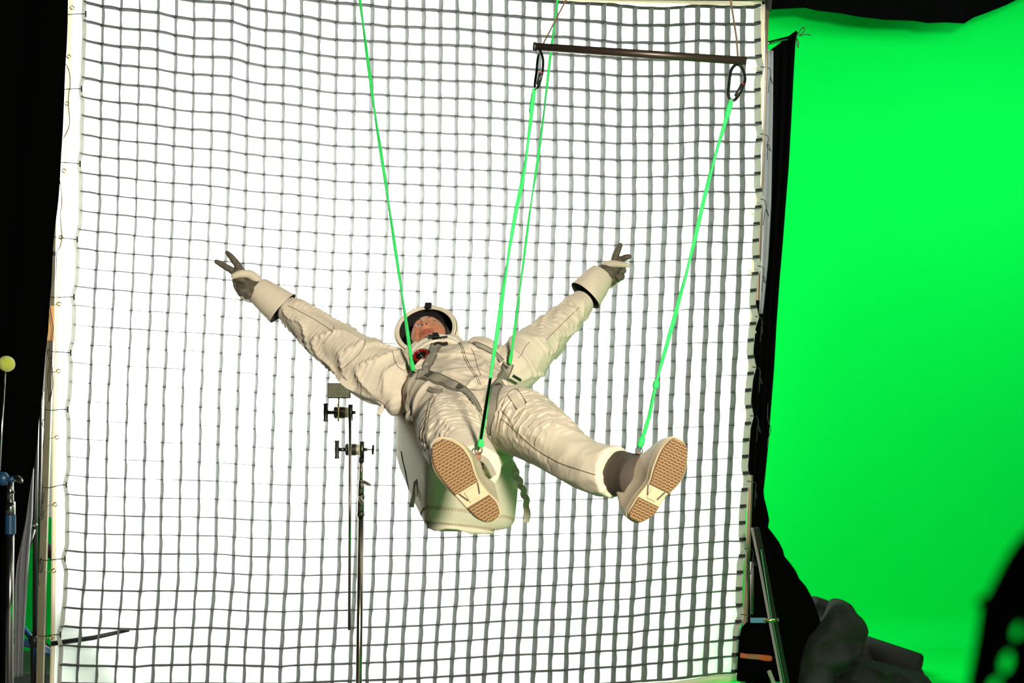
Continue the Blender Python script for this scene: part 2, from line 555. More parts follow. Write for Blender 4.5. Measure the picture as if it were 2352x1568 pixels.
strip_between('hem', HEM, [(float(np.interp(y, [-150, 0, 240, 400, 550, 700, 900, 1060, 1300, 1500, 1640], [163, 157, 152, 145, 138, 128, 122, 119, 118, 116, 112])), y, 10) for y in range(-150, 1641, 40)], (1, 0), CL + 0.012, cloth)
strip_between('hem', HEM, [(cl_right(y) + 1, y, -9) for y in range(10, 1561, 40)], (1, 0), CL + 0.012, cloth)
strip_between('hem', HEM, [(x, cl_top(x) - 2 - max(0, (x - 1300) * 0.02), 8 if x < 1600 else 10) for x in range(160, 1751, 30)], (0, 1), CL + 0.012, cloth)
strip_between('hem', HEM, [(x, cl_bot(x) - 2, 18) for x in range(110, 1701, 30)], (0, 1), CL + 0.014, cloth)
FU = UP
for gx, gy in [(166, 18), (158, 130), (154, 238), (147, 392), (140, 545), (136, 698), (135, 852), (131, 1004), (127, 1158), (124, 1310), (118, 1463)]:
    c = G(gx, gy, CL + 0.02)
    Geo().tube([c + (FR * math.cos(a) + FU * math.sin(a)) * 0.0085 for a in [i * math.pi / 8 for i in range(17)]], 0.0028, 6, cap=False).build('grommet', BRASS, cloth, smooth=True)
for gx, gy in [(1735, 158), (1727, 490), (1722, 625), (1733, 763), (1712, 1010)]:
    c = G(gx, gy, CL + 0.02)
    Geo().tube([c + (FR * math.cos(a) + FU * math.sin(a)) * 0.0085 for a in [i * math.pi / 8 for i in range(17)]], 0.0028, 6, cap=False).build('grommet', BRASS, cloth, smooth=True)

# frame of poles that carries cloth and grid
frame = thing('butterfly_frame', 'tall square frame of metal poles holding the cloth and grid', 'frame', G(950, 1640, CL - 0.04))
PO = CL - 0.035
lp = [(133, -160), (110, 780), (104, 1060), (97, 1300), (92, 1560), (90, 1660)]


def pole(pts, r, m, name='pole'):
    return Geo().tube([G(x, y, PO) for x, y in pts], r, 14).build(name, m, frame, smooth=True)


lpath = [(136, -165), (119, 700), (111, 930), (103, 1170), (96, 1400), (90, 1660)]
gg = Geo()
for k in range(len(lpath) - 1):
    pass
# left pole is a square tube
ring0 = []
for x, y in lpath:
    c = G(x, y, PO)
    ring0.append([c + FR * 0.015 + FN * 0.015, c - FR * 0.015 + FN * 0.015, c - FR * 0.015 - FN * 0.015, c + FR * 0.015 - FN * 0.015])
OLPOLE = mat('olive_wood_pole', (0.15, 0.14, 0.085), 0.6, bump=0.2, bscale=80, vary=0.2, vscale=14)
Geo().rings(ring0).build('pole', OLPOLE, frame)
pole([(1762, -40), (1757, 150), (1749, 400), (1741, 640), (1729, 960), (1719, 1230), (1711, 1450), (1704, 1640)], 0.0135, ALU)
pole([(128, -168), (900, -70), (1770, -2)], 0.0135, ALU)
pole([(84, 1662), (900, 1646), (1712, 1634)], 0.0135, ALU)
ORW = mat('orange_tape', (0.72, 0.40, 0.16), 0.7)
c = G(118, 742, PO)
Geo().box(c, FR * 0.0175, FN * 0.0175, UP * 0.083).build('tape_wrap', ORW, frame)
Geo().box(G(121, 583, PO), FR * 0.017, FN * 0.017, UP * 0.01).build('tape_wrap', BLACKP, frame)
# black corner joint and taped part of the right pole
Geo().tube([G(1766, -25, PO + 0.01), G(1763, 24, PO + 0.01)], [0.024, 0.02], 10).build('corner_joint', BLACKM, frame)
Geo().tube([G(1738, 690, PO + 0.004), G(1724, 1090, PO + 0.004)], 0.0165, 12).build('tape_wrap', BLACKC, frame, smooth=True)
# pale square tube just behind the right pole near the top
Geo().tube([G(1755, 20, PO - 0.03), G(1751, 250, PO - 0.03), G(1738, 640, PO - 0.03)], 0.012, 4).build('inner_tube', mat('pale_tube', (0.75, 0.75, 0.72), 0.5), frame)

# cords that tie the grid to the poles
for k, y in enumerate(tieL):
    x0 = col_x(0, y)
    xp = float(np.interp(y, [p[1] for p in lpath], [p[0] for p in lpath]))
    dy = [0, -1, -8, -9, -1, -6, 0, 6, 2, 2][k]
    pts = smooth_path([G(x0 + 3, y, 0.006), G(x0 - 12, y + dy * 0.2, 0.0), G(xp + 8, y + dy * 0.8 + 2, PO + 0.022), G(xp - 6, y + dy, PO + 0.02)], 5)
    t = Geo().tube(pts, 0.0022, 6).build('tie_cord', CORD, grid, smooth=True)
    Geo().box(G(x0 + 4, y, 0.012), FR * 0.003, UP * 0.014, FN * 0.002).build('stitch_tab', CORD, grid)
for k, y in enumerate(tieR):
    x0 = col_x(40, y)
    xp = float(np.interp(y, [150, 400, 640, 960, 1230, 1450], [1757, 1749, 1741, 1729, 1719, 1711]))
    r = random.Random(k)
    pts = [G(x0 - 5, y - 2, 0.02), G(x0 + 6, y - 1, 0.02), G(xp, y, PO + 0.018), G(xp + 9, y + 1, PO + 0.012), G(xp + 13, y + 8 + 3 * k % 7, PO + 0.008),
           G(xp + 11 + r.uniform(-2, 3), y + 26, PO + 0.012), G(xp + 16 + r.uniform(-3, 3), y + 38, PO + 0.01), G(xp + 12, y + 22, PO + 0.018), G(xp + 8 + r.uniform(-3, 4), y + 58, PO + 0.012)]
    Geo().tube(smooth_path(pts, 5), 0.0021, 6).build('tie_cord', CORD, grid, smooth=True)
    Geo().box(G(x0 - 4, y, 0.025), FR * 0.012, UP * 0.013, FN * 0.0015).build('stitch_tab', BAND, grid)
# cords and loops hanging along the left pole, one thing each
hang = [
    ([(151, 147), (159, 165), (161, 195), (158, 215), (157, 240), (160, 280), (155, 300), (145, 318)], 'thin black cord hanging looped on the cloth hem, topmost at the left edge'),
    ([(137, 413), (141, 440), (141, 475), (138, 490), (140, 520), (142, 545), (138, 566), (131, 578), (129, 615), (129, 640)], 'thin black cord trailing down the cloth hem above the orange tape'),
    ([(114, 702), (120, 740), (122, 755), (118, 790), (119, 820), (113, 860), (116, 905), (115, 920), (121, 884), (119, 835), (111, 800)], 'black cord loop hanging in front of the orange taped pole'),
    ([(104, 932), (103, 955), (97, 972), (101, 980), (104, 960), (101, 985), (102, 1005), (99, 1030)], 'black cord loop on the left pole level with the upper grip head'),
    ([(99, 1110), (96, 1140), (98, 1155), (101, 1130), (98, 1165), (94, 1185), (99, 1190), (101, 1170)], 'black cord loop on the left pole below the blue stand hub'),
    ([(95, 1280), (90, 1300), (97, 1312), (99, 1295), (94, 1282), (88, 1320), (91, 1345)], 'black cord knot on the left pole above the dark stand leg'),
]
for pts, lab in hang:
    o = Geo().tube(smooth_path([G(x, y, CL + 0.035) for x, y in pts], 6), 0.0020, 6).build('tie_cord', CORD, None, smooth=True)
    tag(o, lab, 'cord', 'loose cords along the left pole')
for gx, gy in [(136, 698), (135, 852), (131, 1004), (127, 1158), (124, 1310), (118, 1463)]:
    xp = float(np.interp(gy, [p[1] for p in lpath], [p[0] for p in lpath]))
    pts = smooth_path([G(gx - 3, gy, CL + 0.022), G((gx + xp) / 2, gy + 2, CL + 0.012), G(xp, gy + 3, PO + 0.02), G(xp - 9, gy + 6, PO + 0.01)], 4)
    Geo().tube(pts, 0.0018, 6).build('twine', TWINE, cloth, smooth=True)


# ------------------------------------------------------------------ black flags, curtains
def drape(name, left, right, dl, dr, m, label, cat, folds=0.02, nf=5, nx=24, ny=40, seed=0, solid=0.006, group=None, smooth=True):
    """hanging cloth between two pixel polylines (given by y), at depths dl and dr"""
    ys0 = max(left[0][1], right[0][1]); ys1 = min(left[-1][1], right[-1][1])
    gg = Geo(); vv, ff = [], []
    for b in range(ny + 1):
        v = b / ny
        y0 = left[0][1] + (left[-1][1] - left[0][1]) * v
        y1 = right[0][1] + (right[-1][1] - right[0][1]) * v
        xl = float(np.interp(y0, [p[1] for p in left], [p[0] for p in left]))
        xr = float(np.interp(y1, [p[1] for p in right], [p[0] for p in right]))
        for a in range(nx + 1):
            u = a / nx
            d = dl + (dr - dl) * u + folds * math.sin(u * nf * 6.28 + 0.8 * math.sin(v * 3 + seed)) + folds * 0.8 * noise.noise(Vector((u * 4, v * 3, seed)))
            vv.append(P(xl + (xr - xl) * u, y0 + (y1 - y0) * u, d))
    for b in range(ny):
        for a in range(nx):
            q = b * (nx + 1) + a
            ff.append((q, q + 1, q + nx + 2, q + nx + 1))
    o = gg.add(vv, ff).build(name, m, None, smooth=smooth, solid=solid)
    return tag(o, label, cat, group)


flagR = [(157, -120), (156, 0), (155, 60), (153, 110), (150, 150), (147, 230), (144, 300), (140, 360), (137, 420), (133, 470), (126, 520), (121, 570), (118, 650), (113, 700), (110, 760), (105, 800), (100, 860), (96, 910), (89, 960), (86, 1010), (80, 1050), (71, 1102), (58, 1196), (46, 1254), (37, 1300), (33, 1345), (30, 1440), (26, 1600)]
drape('black_flag', [(-420, -120), (-420, 1560)], flagR, 4.5, 4.62, BLACKC, 'large black cloth hanging along the left edge of the picture', 'black cloth', 0.03, 4, 20, 80)
# top right overhead black cloth
top_l = [(1700, -160), (1768, -60), (1768, 21), ]
gg = Geo(); vv, ff = [], []
low = [(1080, -30), (1300, -4), (1460, 6), (1620, 14), (1764, 22), (1800, 20), (1848, 17), (1880, 24), (1930, 30), (1970, 38), (2030, 45), (2100, 47), (2130, 52), (2170, 51), (2213, 54), (2235, 40), (2270, 27), (2310, 11), (2352, -10), (2420, -40)]
for k, (x, y) in enumerate(low):
    for b in range(7):
        v = b / 6
        vv.append(P(x, y - v * 170, 6.55 - 0.35 * v + 0.03 * math.sin(k * 1.3 + b)))
    if k:
        for b in range(6):
            q = (k - 1) * 7 + b
            ff.append((q, q + 7, q + 8, q + 1))
tag(gg.add(vv, ff).build('overhead_flag', BLACKC, None, smooth=False, solid=0.01), 'black cloth edge hanging from above over the green screen', 'black cloth')
# black curtain behind the right pole
curR = [(1829, 70), (1826, 100), (1822, 170), (1818, 250), (1811, 380), (1803, 480), (1797, 560), (1790, 640), (1783, 740), (1777, 850), (1769, 950), (1764, 1020), (1757, 1090), (1752, 1135), (1762, 1172), (1766, 1195), (1761, 1208), (1778, 1230), (1796, 1255), (1799, 1275), (1826, 1307), (1832, 1325), (1852, 1348), (1866, 1375), (1879, 1410), (1893, 1470), (1905, 1580)]
curL = [(1766, 118), (1762, 300), (1752, 500), (1742, 700), (1728, 900), (1722, 1100), (1716, 1300), (1706, 1420), (1700, 1580)]
drape('black_curtain', curL, curR, 5.98, 6.02, BLACKC, 'long black curtain hanging behind the right pole, fanning out at its foot', 'black curtain', 0.02, 3, 16, 90, 3)
GREYC = mat('grey_sheet', (0.20, 0.21, 0.22), 0.8, bump=0.5, bscale=14, vary=0.15, vscale=10)
drape('grey_sheet', [(1755, 114), (1752, 250), (1748, 500), (1744, 640), (1740, 720)], [(1776, 117), (1775, 250), (1771, 470), (1764, 600), (1752, 720)], 5.90, 5.90, GREYC, 'narrow pale grey cloth strip between right pole and black curtain', 'cloth', 0.006, 2, 8, 30, 5, 0.003)
# chrome arm that holds the curtain corner, with a bow of cord
t = thing('curtain_arm', 'short chrome arm poking out behind right pole holding up the black curtain', 'arm', P(1800, 92, 5.94))
Geo().tube([P(1748, 103, 5.80), P(1768, 98, 5.88), P(1822, 84, 5.96)], 0.010, 10).build('tube', CHROME, t, smooth=True)
Geo().tube([P(1818, 92, 5.95), P(1829, 74, 5.955)], [0.016, 0.010], 8).build('cloth_knot', BLACKC, t, smooth=True)
Geo().tube(smooth_path([P(1830, 84, 5.93), P(1838, 70, 5.93), P(1846, 63, 5.93), P(1847, 72, 5.93), P(1836, 82, 5.93), P(1850, 79, 5.93), P(1863, 81, 5.93)], 6), 0.0028, 6).build('bow_cord', CORD, t, smooth=True)
Geo().tube(smooth_path([P(1829, 84, 5.93), P(1830, 100, 5.93), P(1833, 109, 5.93), P(1834, 98, 5.93), P(1829, 86, 5.93)], 6), 0.0028, 6).build('bow_cord', CORD, t, smooth=True)
# loose cord down the curtain edge
o = Geo().tube(smooth_path([P(1764, 925, 6.0), P(1763, 960, 5.985), P(1770, 985, 5.985), P(1764, 1010, 5.985), P(1762, 1030, 5.985)], 6), 0.0025, 6).build('hanging_cord', CORD, None, smooth=True)
tag(o, 'thin dark cord dangling at the edge of the black curtain', 'cord')
# white board behind the left pole and grey cloth hanging behind the black flag
WHITE = mat('white_board', (0.78, 0.79, 0.78), 0.6, vary=0.04, vscale=3)
o = Geo().box(P(45, 900, 6.4), Vector((0.2, 0, 0)), Vector((0, 0.012, 0)), Vector((0, 0, (1187 - 560) / 2 * 6.4 / F))).build('white_board', WHITE, None)
o.location.z = EYE - (1187 - PY) / F * 6.4
tag(o, 'white board standing behind the left pole above the green strip', 'board')
t = thing('board_stand', 'thin dark stand carrying the white board behind the left pole', 'stand', Vector((P(45, 900, 6.46).x, 6.46, 0)))
bx = P(45, 900, 6.46).x
Geo().tube([(bx, 6.45, 0.0), (bx, 6.45, 2.5)], 0.012, 8).build('column', BLACKM, t, smooth=True)
for a in (0.3, 2.4, 4.5):
    Geo().tube([(bx, 6.45, 0.25), (bx + 0.28 * math.cos(a), 6.45 + 0.28 * math.sin(a), 0.012)], 0.009, 6).build('leg', BLACKM, t, smooth=True)
DENIM = mat('grey_denim', (0.16, 0.17, 0.18), 0.9, bump=0.5, bscale=120, vary=0.25, vscale=50)
drape('grey_cloth', [(70, 1090), (58, 1190), (42, 1262), (35, 1340), (34, 1440), (33, 1556)], [(77, 1076), (74, 1180), (66, 1280), (60, 1380), (55, 1460), (52, 1553)], 4.98, 5.0, DENIM, 'faded grey cloth hanging behind the black flag at lower left', 'cloth', 0.012, 2, 10, 40, 2, 0.004)

# ------------------------------------------------------------------ stands at the left
def vtube(x, y0, y1, d, r, x1=None, seg=14):
    return [P(x, y0, d), P(x if x1 is None else x1, y1, d)]


def floor_y(d):
    return PY + F * EYE / d


XR = Vector((1, 0, 0)); YF = Vector((0, 1, 0))
# C-stand in front of the grid with two grip heads and a small LED panel
d = 4.78
px1 = d / F
st = thing('c_stand', 'chrome grip stand with two grip heads standing in front of the grid', 'stand', Vector((P(826, 0, d).x, d, 0)))
Geo().tube([P(830, 1050, d), P(829, 1118, d)], 0.0085, 14).build('riser', RODM, st, smooth=True)
Geo().tube([P(830, 1102, d), P(829, 1141, d)], 0.0150, 14).build('collar', RODM, st, smooth=True)
Geo().tube([P(829.5, 1136, d), P(829.5, 1144, d)], 0.0172, 14).build('collar_ring', RODM, st, smooth=True)
Geo().tube([P(829, 1141, d), P(828.5, 1182, d)], 0.0165, 14).build('collar', RODM, st, smooth=True)
Geo().tube([P(828.5, 1176, d), P(828.5, 1184, d)], 0.0190, 14).build('collar_ring', RODM, st, smooth=True)
base_x = P(824, 1568, d).x
Geo().tube([P(829, 1180, d), P(824, 1568, d), Vector((base_x, d, 0.16))], 0.0145, 16).build('column', RODM, st, smooth=True)
for k, a in enumerate((0.5, 2.6, 4.7)):
    e = Vector((math.cos(a), math.sin(a), 0))
    b0 = Vector((base_x, d, 0.22 + 0.02 * k))
    Geo().tube(smooth_path([b0, b0 + e * 0.12, b0 + e * 0.3 - UP * 0.17, Vector((base_x, d, 0.014)) + e * 0.42], 4), 0.011, 8).build('leg', RODM, st, smooth=True)
# wing nuts
for (x0, y0, x1, y1) in ((829, 1103, 853, 1114), (824, 1139, 836, 1162)):
    a, b = P(x0, y0, d - 0.03), P(x1, y1, d - 0.03)
    ax = (b - a) / 2; m = (a + b) / 2
    up = ax.cross(YF).normalized() * 0.0085
    Geo().sphere(m, ax, up, YF * 0.004, 16, 8).build('wing_nut', mat('pale_steel', (0.7, 0.66, 0.55), 0.3, metal=1.0), st, smooth=True)


def grip_head(name_parent, cx, cy, dd, sleeve_x, t_x, knob):
    """drum on a horizontal bolt with T handle, sleeve on the right"""
    Z = lambda x, y, o=0.0: P(x, y, dd + o)
    Geo().tube([Z(cx - 13, cy), Z(cx + 12, cy)], 0.0285, 22).build('grip_drum', STEEL, name_parent, smooth=False, bevel=0.003)
    Geo().tube([Z(cx + 12.5, cy), Z(cx + 18, cy)], 0.0255, 22).build('grip_plate', mat('bare_alloy', (0.6, 0.52, 0.36), 0.5, metal=0.6), name_parent, bevel=0.002)
    Geo().tube([Z(sleeve_x, cy - 18.5), Z(sleeve_x, cy + 19)], 0.0110, 16).build('sleeve', STEEL, name_parent, smooth=True)
    Geo().tube([Z(cx - 14, cy), Z(t_x + 4, cy)], 0.0088, 12).build('bolt', STEEL, name_parent, smooth=True)
    Geo().tube([Z(t_x, cy - 21), Z(t_x, cy - 19), Z(t_x, cy - 15), Z(t_x, cy), Z(t_x, cy + 15), Z(t_x, cy + 19), Z(t_x, cy + 21)], [0.0115, 0.0118, 0.0098, 0.0108, 0.0098, 0.0118, 0.0115], 14).build('t_handle', BLACKM, name_parent, smooth=True)
    Geo().tube([Z(sleeve_x + 5, cy), Z(sleeve_x + 12, cy)], 0.0082, 12).build('bolt_end', STEEL, name_parent, smooth=True)
    if knob:
        Geo().tube([Z(sleeve_x + 12, cy), Z(sleeve_x + 25, cy)], 0.0035, 8).build('knob_shaft', RODM, name_parent, smooth=True)
        Geo().tube([Z(sleeve_x + 26, cy - 11), Z(sleeve_x + 25, cy), Z(sleeve_x + 24.5, cy + 12)], [0.0045, 0.0068, 0.0045], 8).build('knob', BLACKM, name_parent, smooth=True)


grip_head(st, 807, 1032, d - 0.03, 831.5, 774, True)
Geo().tube([P(830.5, 1050, d), P(830, 1062, d)], 0.0125, 14).build('collar_ring', BLACKM, st, smooth=True)
arm = thing('grip_arm', 'thin chrome rod clamped upright beside the grip stand with its own grip head', 'grip arm', P(803, 1445, d - 0.07))
Geo().tube([P(804, 958, d - 0.09), P(803.5, 1200, d - 0.09), P(802, 1446, d - 0.09)], 0.0068, 12).build('rod', RODM, arm, smooth=True)
grip_head(arm, 781, 947, d - 0.06, 805, 748, False)
led = thing('led_panel', 'small rectangular LED panel with honeycomb face on the grip head', 'light', P(778, 930, d - 0.06))
pc = P(778.5, 897, d - 0.07)
hw, hh = 26.5 * px1, 17.5 * px1
Geo().box(pc + YF * 0.006, XR * hw, YF * 0.008, UP * hh).build('housing', BLACKP, led, bevel=0.004)
FACE = mat('led_face', (0.52, 0.50, 0.40), 0.5)
Geo().box(pc - YF * 0.003, XR * (hw - 0.0045), YF * 0.002, UP * (hh - 0.0045)).build('diffuser', FACE, led)
gg = Geo()
for r in range(6):
    for c in range(9):
        x = -hw + 0.010 + (c + (r % 2) * 0.5) * 0.0104
        z = -hh + 0.0095 + r * 0.0102
        if x < hw - 0.008:
            gg.sphere(pc + XR * x + UP * z - YF * 0.005, XR * 0.0046, UP * 0.0046, YF * 0.0025, 6, 4)
o = gg.build('lens_array', mat('led_lens', (0.74, 0.72, 0.60), 0.35), led, smooth=True); o['kind'] = 'stuff'
Geo().tube([P(778, 914, d - 0.065), P(778, 932, d - 0.06)], 0.0042, 10).build('spigot', RODM, led, smooth=True)
Geo().tube([P(777, 926, d - 0.09), P(777, 968, d - 0.09)], 0.0045, 8).build('pin', BRASS, led, smooth=True)

# light stand with blue hub at the very left, tennis ball on a rod
d = 4.3
ls = thing('light_stand', 'chrome light stand with blue collar and green wing nut at far left', 'stand', Vector((P(21, 0, d).x, d, 0)))
bx = P(21, 0, d).x
Geo().tube([P(24, 1225, d), P(22, 1400, d), Vector((bx, d, 0.1))], 0.0150, 16).build('column', CHROME, ls, smooth=True)
Geo().tube([P(24, 1182, d), P(24, 1226, d)], 0.0205, 14).build('blue_collar', BLUE, ls, smooth=False, bevel=0.002)
Geo().tube([P(24, 1152, d), P(24, 1183, d)], 0.0190, 14).build('collar', CHROME, ls, smooth=True)
Geo().tube([P(23, 1106, d), P(24, 1153, d)], 0.0135, 14).build('riser', CHROME, ls, smooth=True)
Geo().tube([P(23, 1128, d), P(24, 1134, d)], 0.0165, 14).build('collar_ring', BLACKM, ls, smooth=True)
Geo().sphere(P(6, 1099, d), XR * 0.026, UP * 0.030, YF * 0.022, 16, 10).build('blue_hub', BLUE, ls, smooth=True)
Geo().tube([P(14, 1100, d), P(34, 1100, d)], 0.011, 10).build('hub_bolt', BLUE, ls, smooth=True)
a, b = P(31, 1094, d - 0.02), P(54, 1106, d - 0.02)
Geo().sphere((a + b) / 2, (b - a) / 2, Vector((0.003, 0, 0.013)), YF * 0.005, 14, 8).build('wing_nut', CHROME, ls, smooth=True)
for k, an in enumerate((0.9, 3.0, 5.1)):
    e = Vector((math.cos(an), math.sin(an), 0))
    Geo().tube([Vector((bx, d, 0.30)), Vector((bx, d, 0.014)) + e * 0.38], 0.010, 8).build('leg', CHROME, ls, smooth=True)
rod = Geo().tube([P(-2, 1098, d), P(3, 1000, d), P(12, 852, d)], 0.0040, 10).build('ball_rod', CHROME, ls, smooth=True)
BALL = mat('tennis_felt', (0.52, 0.60, 0.06), 0.95, bump=1.0, bscale=300, vary=0.15, vscale=60, sheen=0.4)
ball = thing('tennis_ball', 'yellow tennis ball stuck on top of a thin rod at far left', 'ball', P(15, 852, d))
rb = 0.0325
bc = P(15, 835, d)
Geo().sphere(bc, XR * rb, YF * rb, UP * rb, 32, 20).build('felt', BALL, ball, smooth=True)
seam = []
for k in range(49):
    t = 2 * math.pi * k / 48
    A, B = 0.44, 0.28
    v = Vector((math.cos(t) + 0.35 * math.cos(3 * t), math.sin(t) - 0.35 * math.sin(3 * t), 1.1 * math.sin(2 * t))).normalized()
    v = Matrix.Rotation(0.7, 3, 'X') @ v
    seam.append(bc + v * (rb + 0.0002))
Geo().tube(seam, 0.0011, 5, cap=False).build('seam', mat('ball_seam', (0.62, 0.66, 0.35), 0.8), ball, smooth=True)

# roller stand behind the left pole that carries the frame
d = 5.05
rs = thing('frame_stand', 'heavy black and chrome stand with blue legs holding the left pole', 'stand', Vector((P(82, 0, d).x, d, 0)))
bx = P(82, 0, d).x
Geo().tube([P(86, 900, d), P(81, 1180, d), P(80, 1470, d)], 0.0105, 14).build('column', BLACKM, rs, smooth=True)
Geo().tube([P(96, 900, d + 0.03), P(93, 1180, d + 0.03), P(91, 1470, d + 0.03)], 0.0105, 14).build('column', CHROME, rs, smooth=True)
Geo().tube([P(79, 1192, d - 0.01), P(78, 1208, d - 0.01)], 0.016, 12).build('clamp', BLACKM, rs)
Geo().tube([P(56, 1210, d - 0.02), P(86, 1206, d - 0.02)], 0.009, 10).build('cross_bolt', STEEL, rs, smooth=True)
Geo().tube([P(76, 1215, d - 0.015), P(34, 1360, d - 0.02)], 0.013, 10).build('brace', BLACKM, rs, smooth=True)
Geo().tube([P(93, 1232, d - 0.01), P(97, 1254, d - 0.02)], 0.007, 8).build('lever', BLACKM, rs, smooth=True)
Geo().tube([P(30, 1470, d - 0.01), P(84, 1482, d), P(118, 1500, d + 0.02)], [0.020, 0.022, 0.02], 4).build('blue_leg', BLUE, rs, bevel=0.002)
Geo().tube([P(52, 1440, d + 0.05), P(80, 1474, d), Vector((bx + 0.1, d - 0.1, 0.02))], 0.014, 8).build('blue_leg', BLUE, rs, smooth=True)
Geo().tube([P(80, 1465, d), Vector((bx, d, 0.02))], 0.02, 12).build('foot', BLACKM, rs, smooth=True)
Geo().tube([P(80, 1460, d), P(80, 1482, d)], 0.026, 12).build('hub', BLACKM, rs, smooth=True)
# leg of a stand lying against the front of the cloth and a slanted brace further back
lg = thing('rear_stand', 'dark stand leg pressed against the cloth at its lower left corner', 'stand', Vector((P(100, 0, 5.3).x, 5.3, 0)))
Geo().tube([G(118, 1478, CL + 0.02), G(215, 1464, CL + 0.022), G(297, 1446, CL + 0.02)], [0.012, 0.0115, 0.009], 8).build('leg', mat('dark_teal_metal', (0.012, 0.02, 0.02), 0.5), lg, smooth=True)
Geo().tube([G(96, 1250, CL - 0.16), G(240, 1370, CL - 0.16), G(400, 1580, CL - 0.20)], 0.028, 8).build('brace', BLACKM, lg, smooth=True)
Geo().tube([G(100, 1240, CL - 0.16), G(100, 1500, CL - 0.16), Vector((G(100, 1500, CL - 0.16).x, G(100, 1500, CL - 0.16).y, 0.0))], 0.014, 8).build('column', BLACKM, lg, smooth=True)
o = Geo().box((P(40, 1560, 5.6).x, 5.75, 0.03), XR * 0.35, YF * 0.25, UP * 0.03).build('grey_blanket', FELT, None, bevel=0.02)
tag(o, 'folded dark grey blanket on the floor behind the left pole', 'blanket')

# ------------------------------------------------------------------ right foot: sandbag, stand, felt
d = 5.46
sb = thing('sandbag', 'black sandbag with orange handle slumped at the foot of the right pole', 'sandbag', Vector((P(1740, 0, d).x, d, 0)))
n = 26
rings = []
for k in range(13):
    v = k / 12
    y = 1432 + v * 130
    xl = float(np.interp(v, [0, .08, .25, .6, 1], [1716, 1704, 1700, 1697, 1692]))
    xr = float(np.interp(v, [0, .08, .25, .6, 1], [1728, 1782, 1800, 1808, 1795]))
    c = (P(xl, y, d) + P(xr, y, d)) / 2
    hw = (xr - xl) / 2 * d / F
    dep = 0.085 * math.sin(math.pi * (0.12 + 0.8 * v)) + 0.01
    rings.append([c + XR * hw * math.copysign(abs(math.cos(t)) ** 0.7, math.cos(t)) + YF * dep * math.copysign(abs(math.sin(t)) ** 0.7, math.sin(t)) for t in [2 * math.pi * i / n for i in range(n)]])
Geo().rings(rings).build('bag', BLACKC, sb, smooth=True)
ORANGE = mat('orange_webbing', (0.36, 0.065, 0.01), 0.6, vary=0.15, vscale=60)
YEL = mat('faded_yellow_label', (0.20, 0.11, 0.035), 0.7, vary=0.25, vscale=50)
hp = [P(x, y, d - 0.115 - 0.012 * math.sin((x - 1700) / 70 * 3.14)) for x, y in [(1700, 1504), (1714, 1506), (1728, 1507), (1742, 1508), (1756, 1510), (1766, 1511), (1772, 1512)]]
Geo().ribbon(hp, [Vector((0, -1, 0))] * len(hp), [0.026, 0.026, 0.027, 0.028, 0.031, 0.031, 0.022], 0.008).build('handle', ORANGE, sb, bevel=0.003)
hp2 = [p - YF * 0.009 for p in hp[1:4]]
Geo().ribbon(hp2, [Vector((0, -1, 0))] * 3, 0.022, 0.004).build('handle_label', YEL, sb)

d = 5.30
rs2 = thing('folding_stand', 'slanted steel stand leg with blue clamp in front of the black curtain', 'stand', Vector((P(1790, 0, d).x, d, 0)))
pts = [P(1727, 1212, d), P(1745, 1300, d), P(1767, 1420, d), P(1797, 1575, d)]
e = P(1797, 1575, d); dirv = (pts[-1] - pts[-2]).normalized()
pts.append(e + dirv * (e.z - 0.01) / abs(dirv.z))
PALE = mat('pale_flat_steel', (0.55, 0.52, 0.48), 0.4, metal=0.6)
Geo().tube(pts, 0.0068, 4).build('leg', PALE, rs2)
Geo().tube([p + XR * 0.024 + YF * 0.01 for p in pts], 0.0165, 4).build('leg', BLACKM, rs2)
Geo().tube([P(1748, 1262, d - 0.03), P(1769, 1400, d - 0.02), P(1802, 1568, d - 0.02)], 0.0022, 6).build('green_edge_line', mat('green_edge_line', (0.03, 0.35, 0.12), 0.4), rs2, smooth=True)  # thin green line along the right edge of the leg
Geo().box(P(1741, 1424, d - 0.02), XR * 0.038, YF * 0.006, UP * 0.0125).build('blue_clamp', mat('light_blue_paint', (0.07, 0.20, 0.30), 0.35), rs2, bevel=0.002)
Geo().tube([P(1755, 1424, d - 0.035), P(1787, 1424, d - 0.035)], 0.008, 10).build('clamp_bolt', BRASS, rs2, smooth=True)
Geo().tube([P(1783, 1424, d - 0.035), P(1788, 1424, d - 0.035)], 0.0125, 8).build('clamp_nut', STEEL, rs2)
Geo().tube([P(1766, 1540, d - 0.12), P(1790, 1600, d - 0.12)], 0.010, 4).build('foot_bar', PALE, rs2)
Geo().tube([P(1727, 1290, d + 0.5), P(1727, 1410, d + 0.5)], 0.010, 8).build('inner_post', mat('taupe_tube', (0.12, 0.095, 0.08), 0.5), rs2, smooth=True)


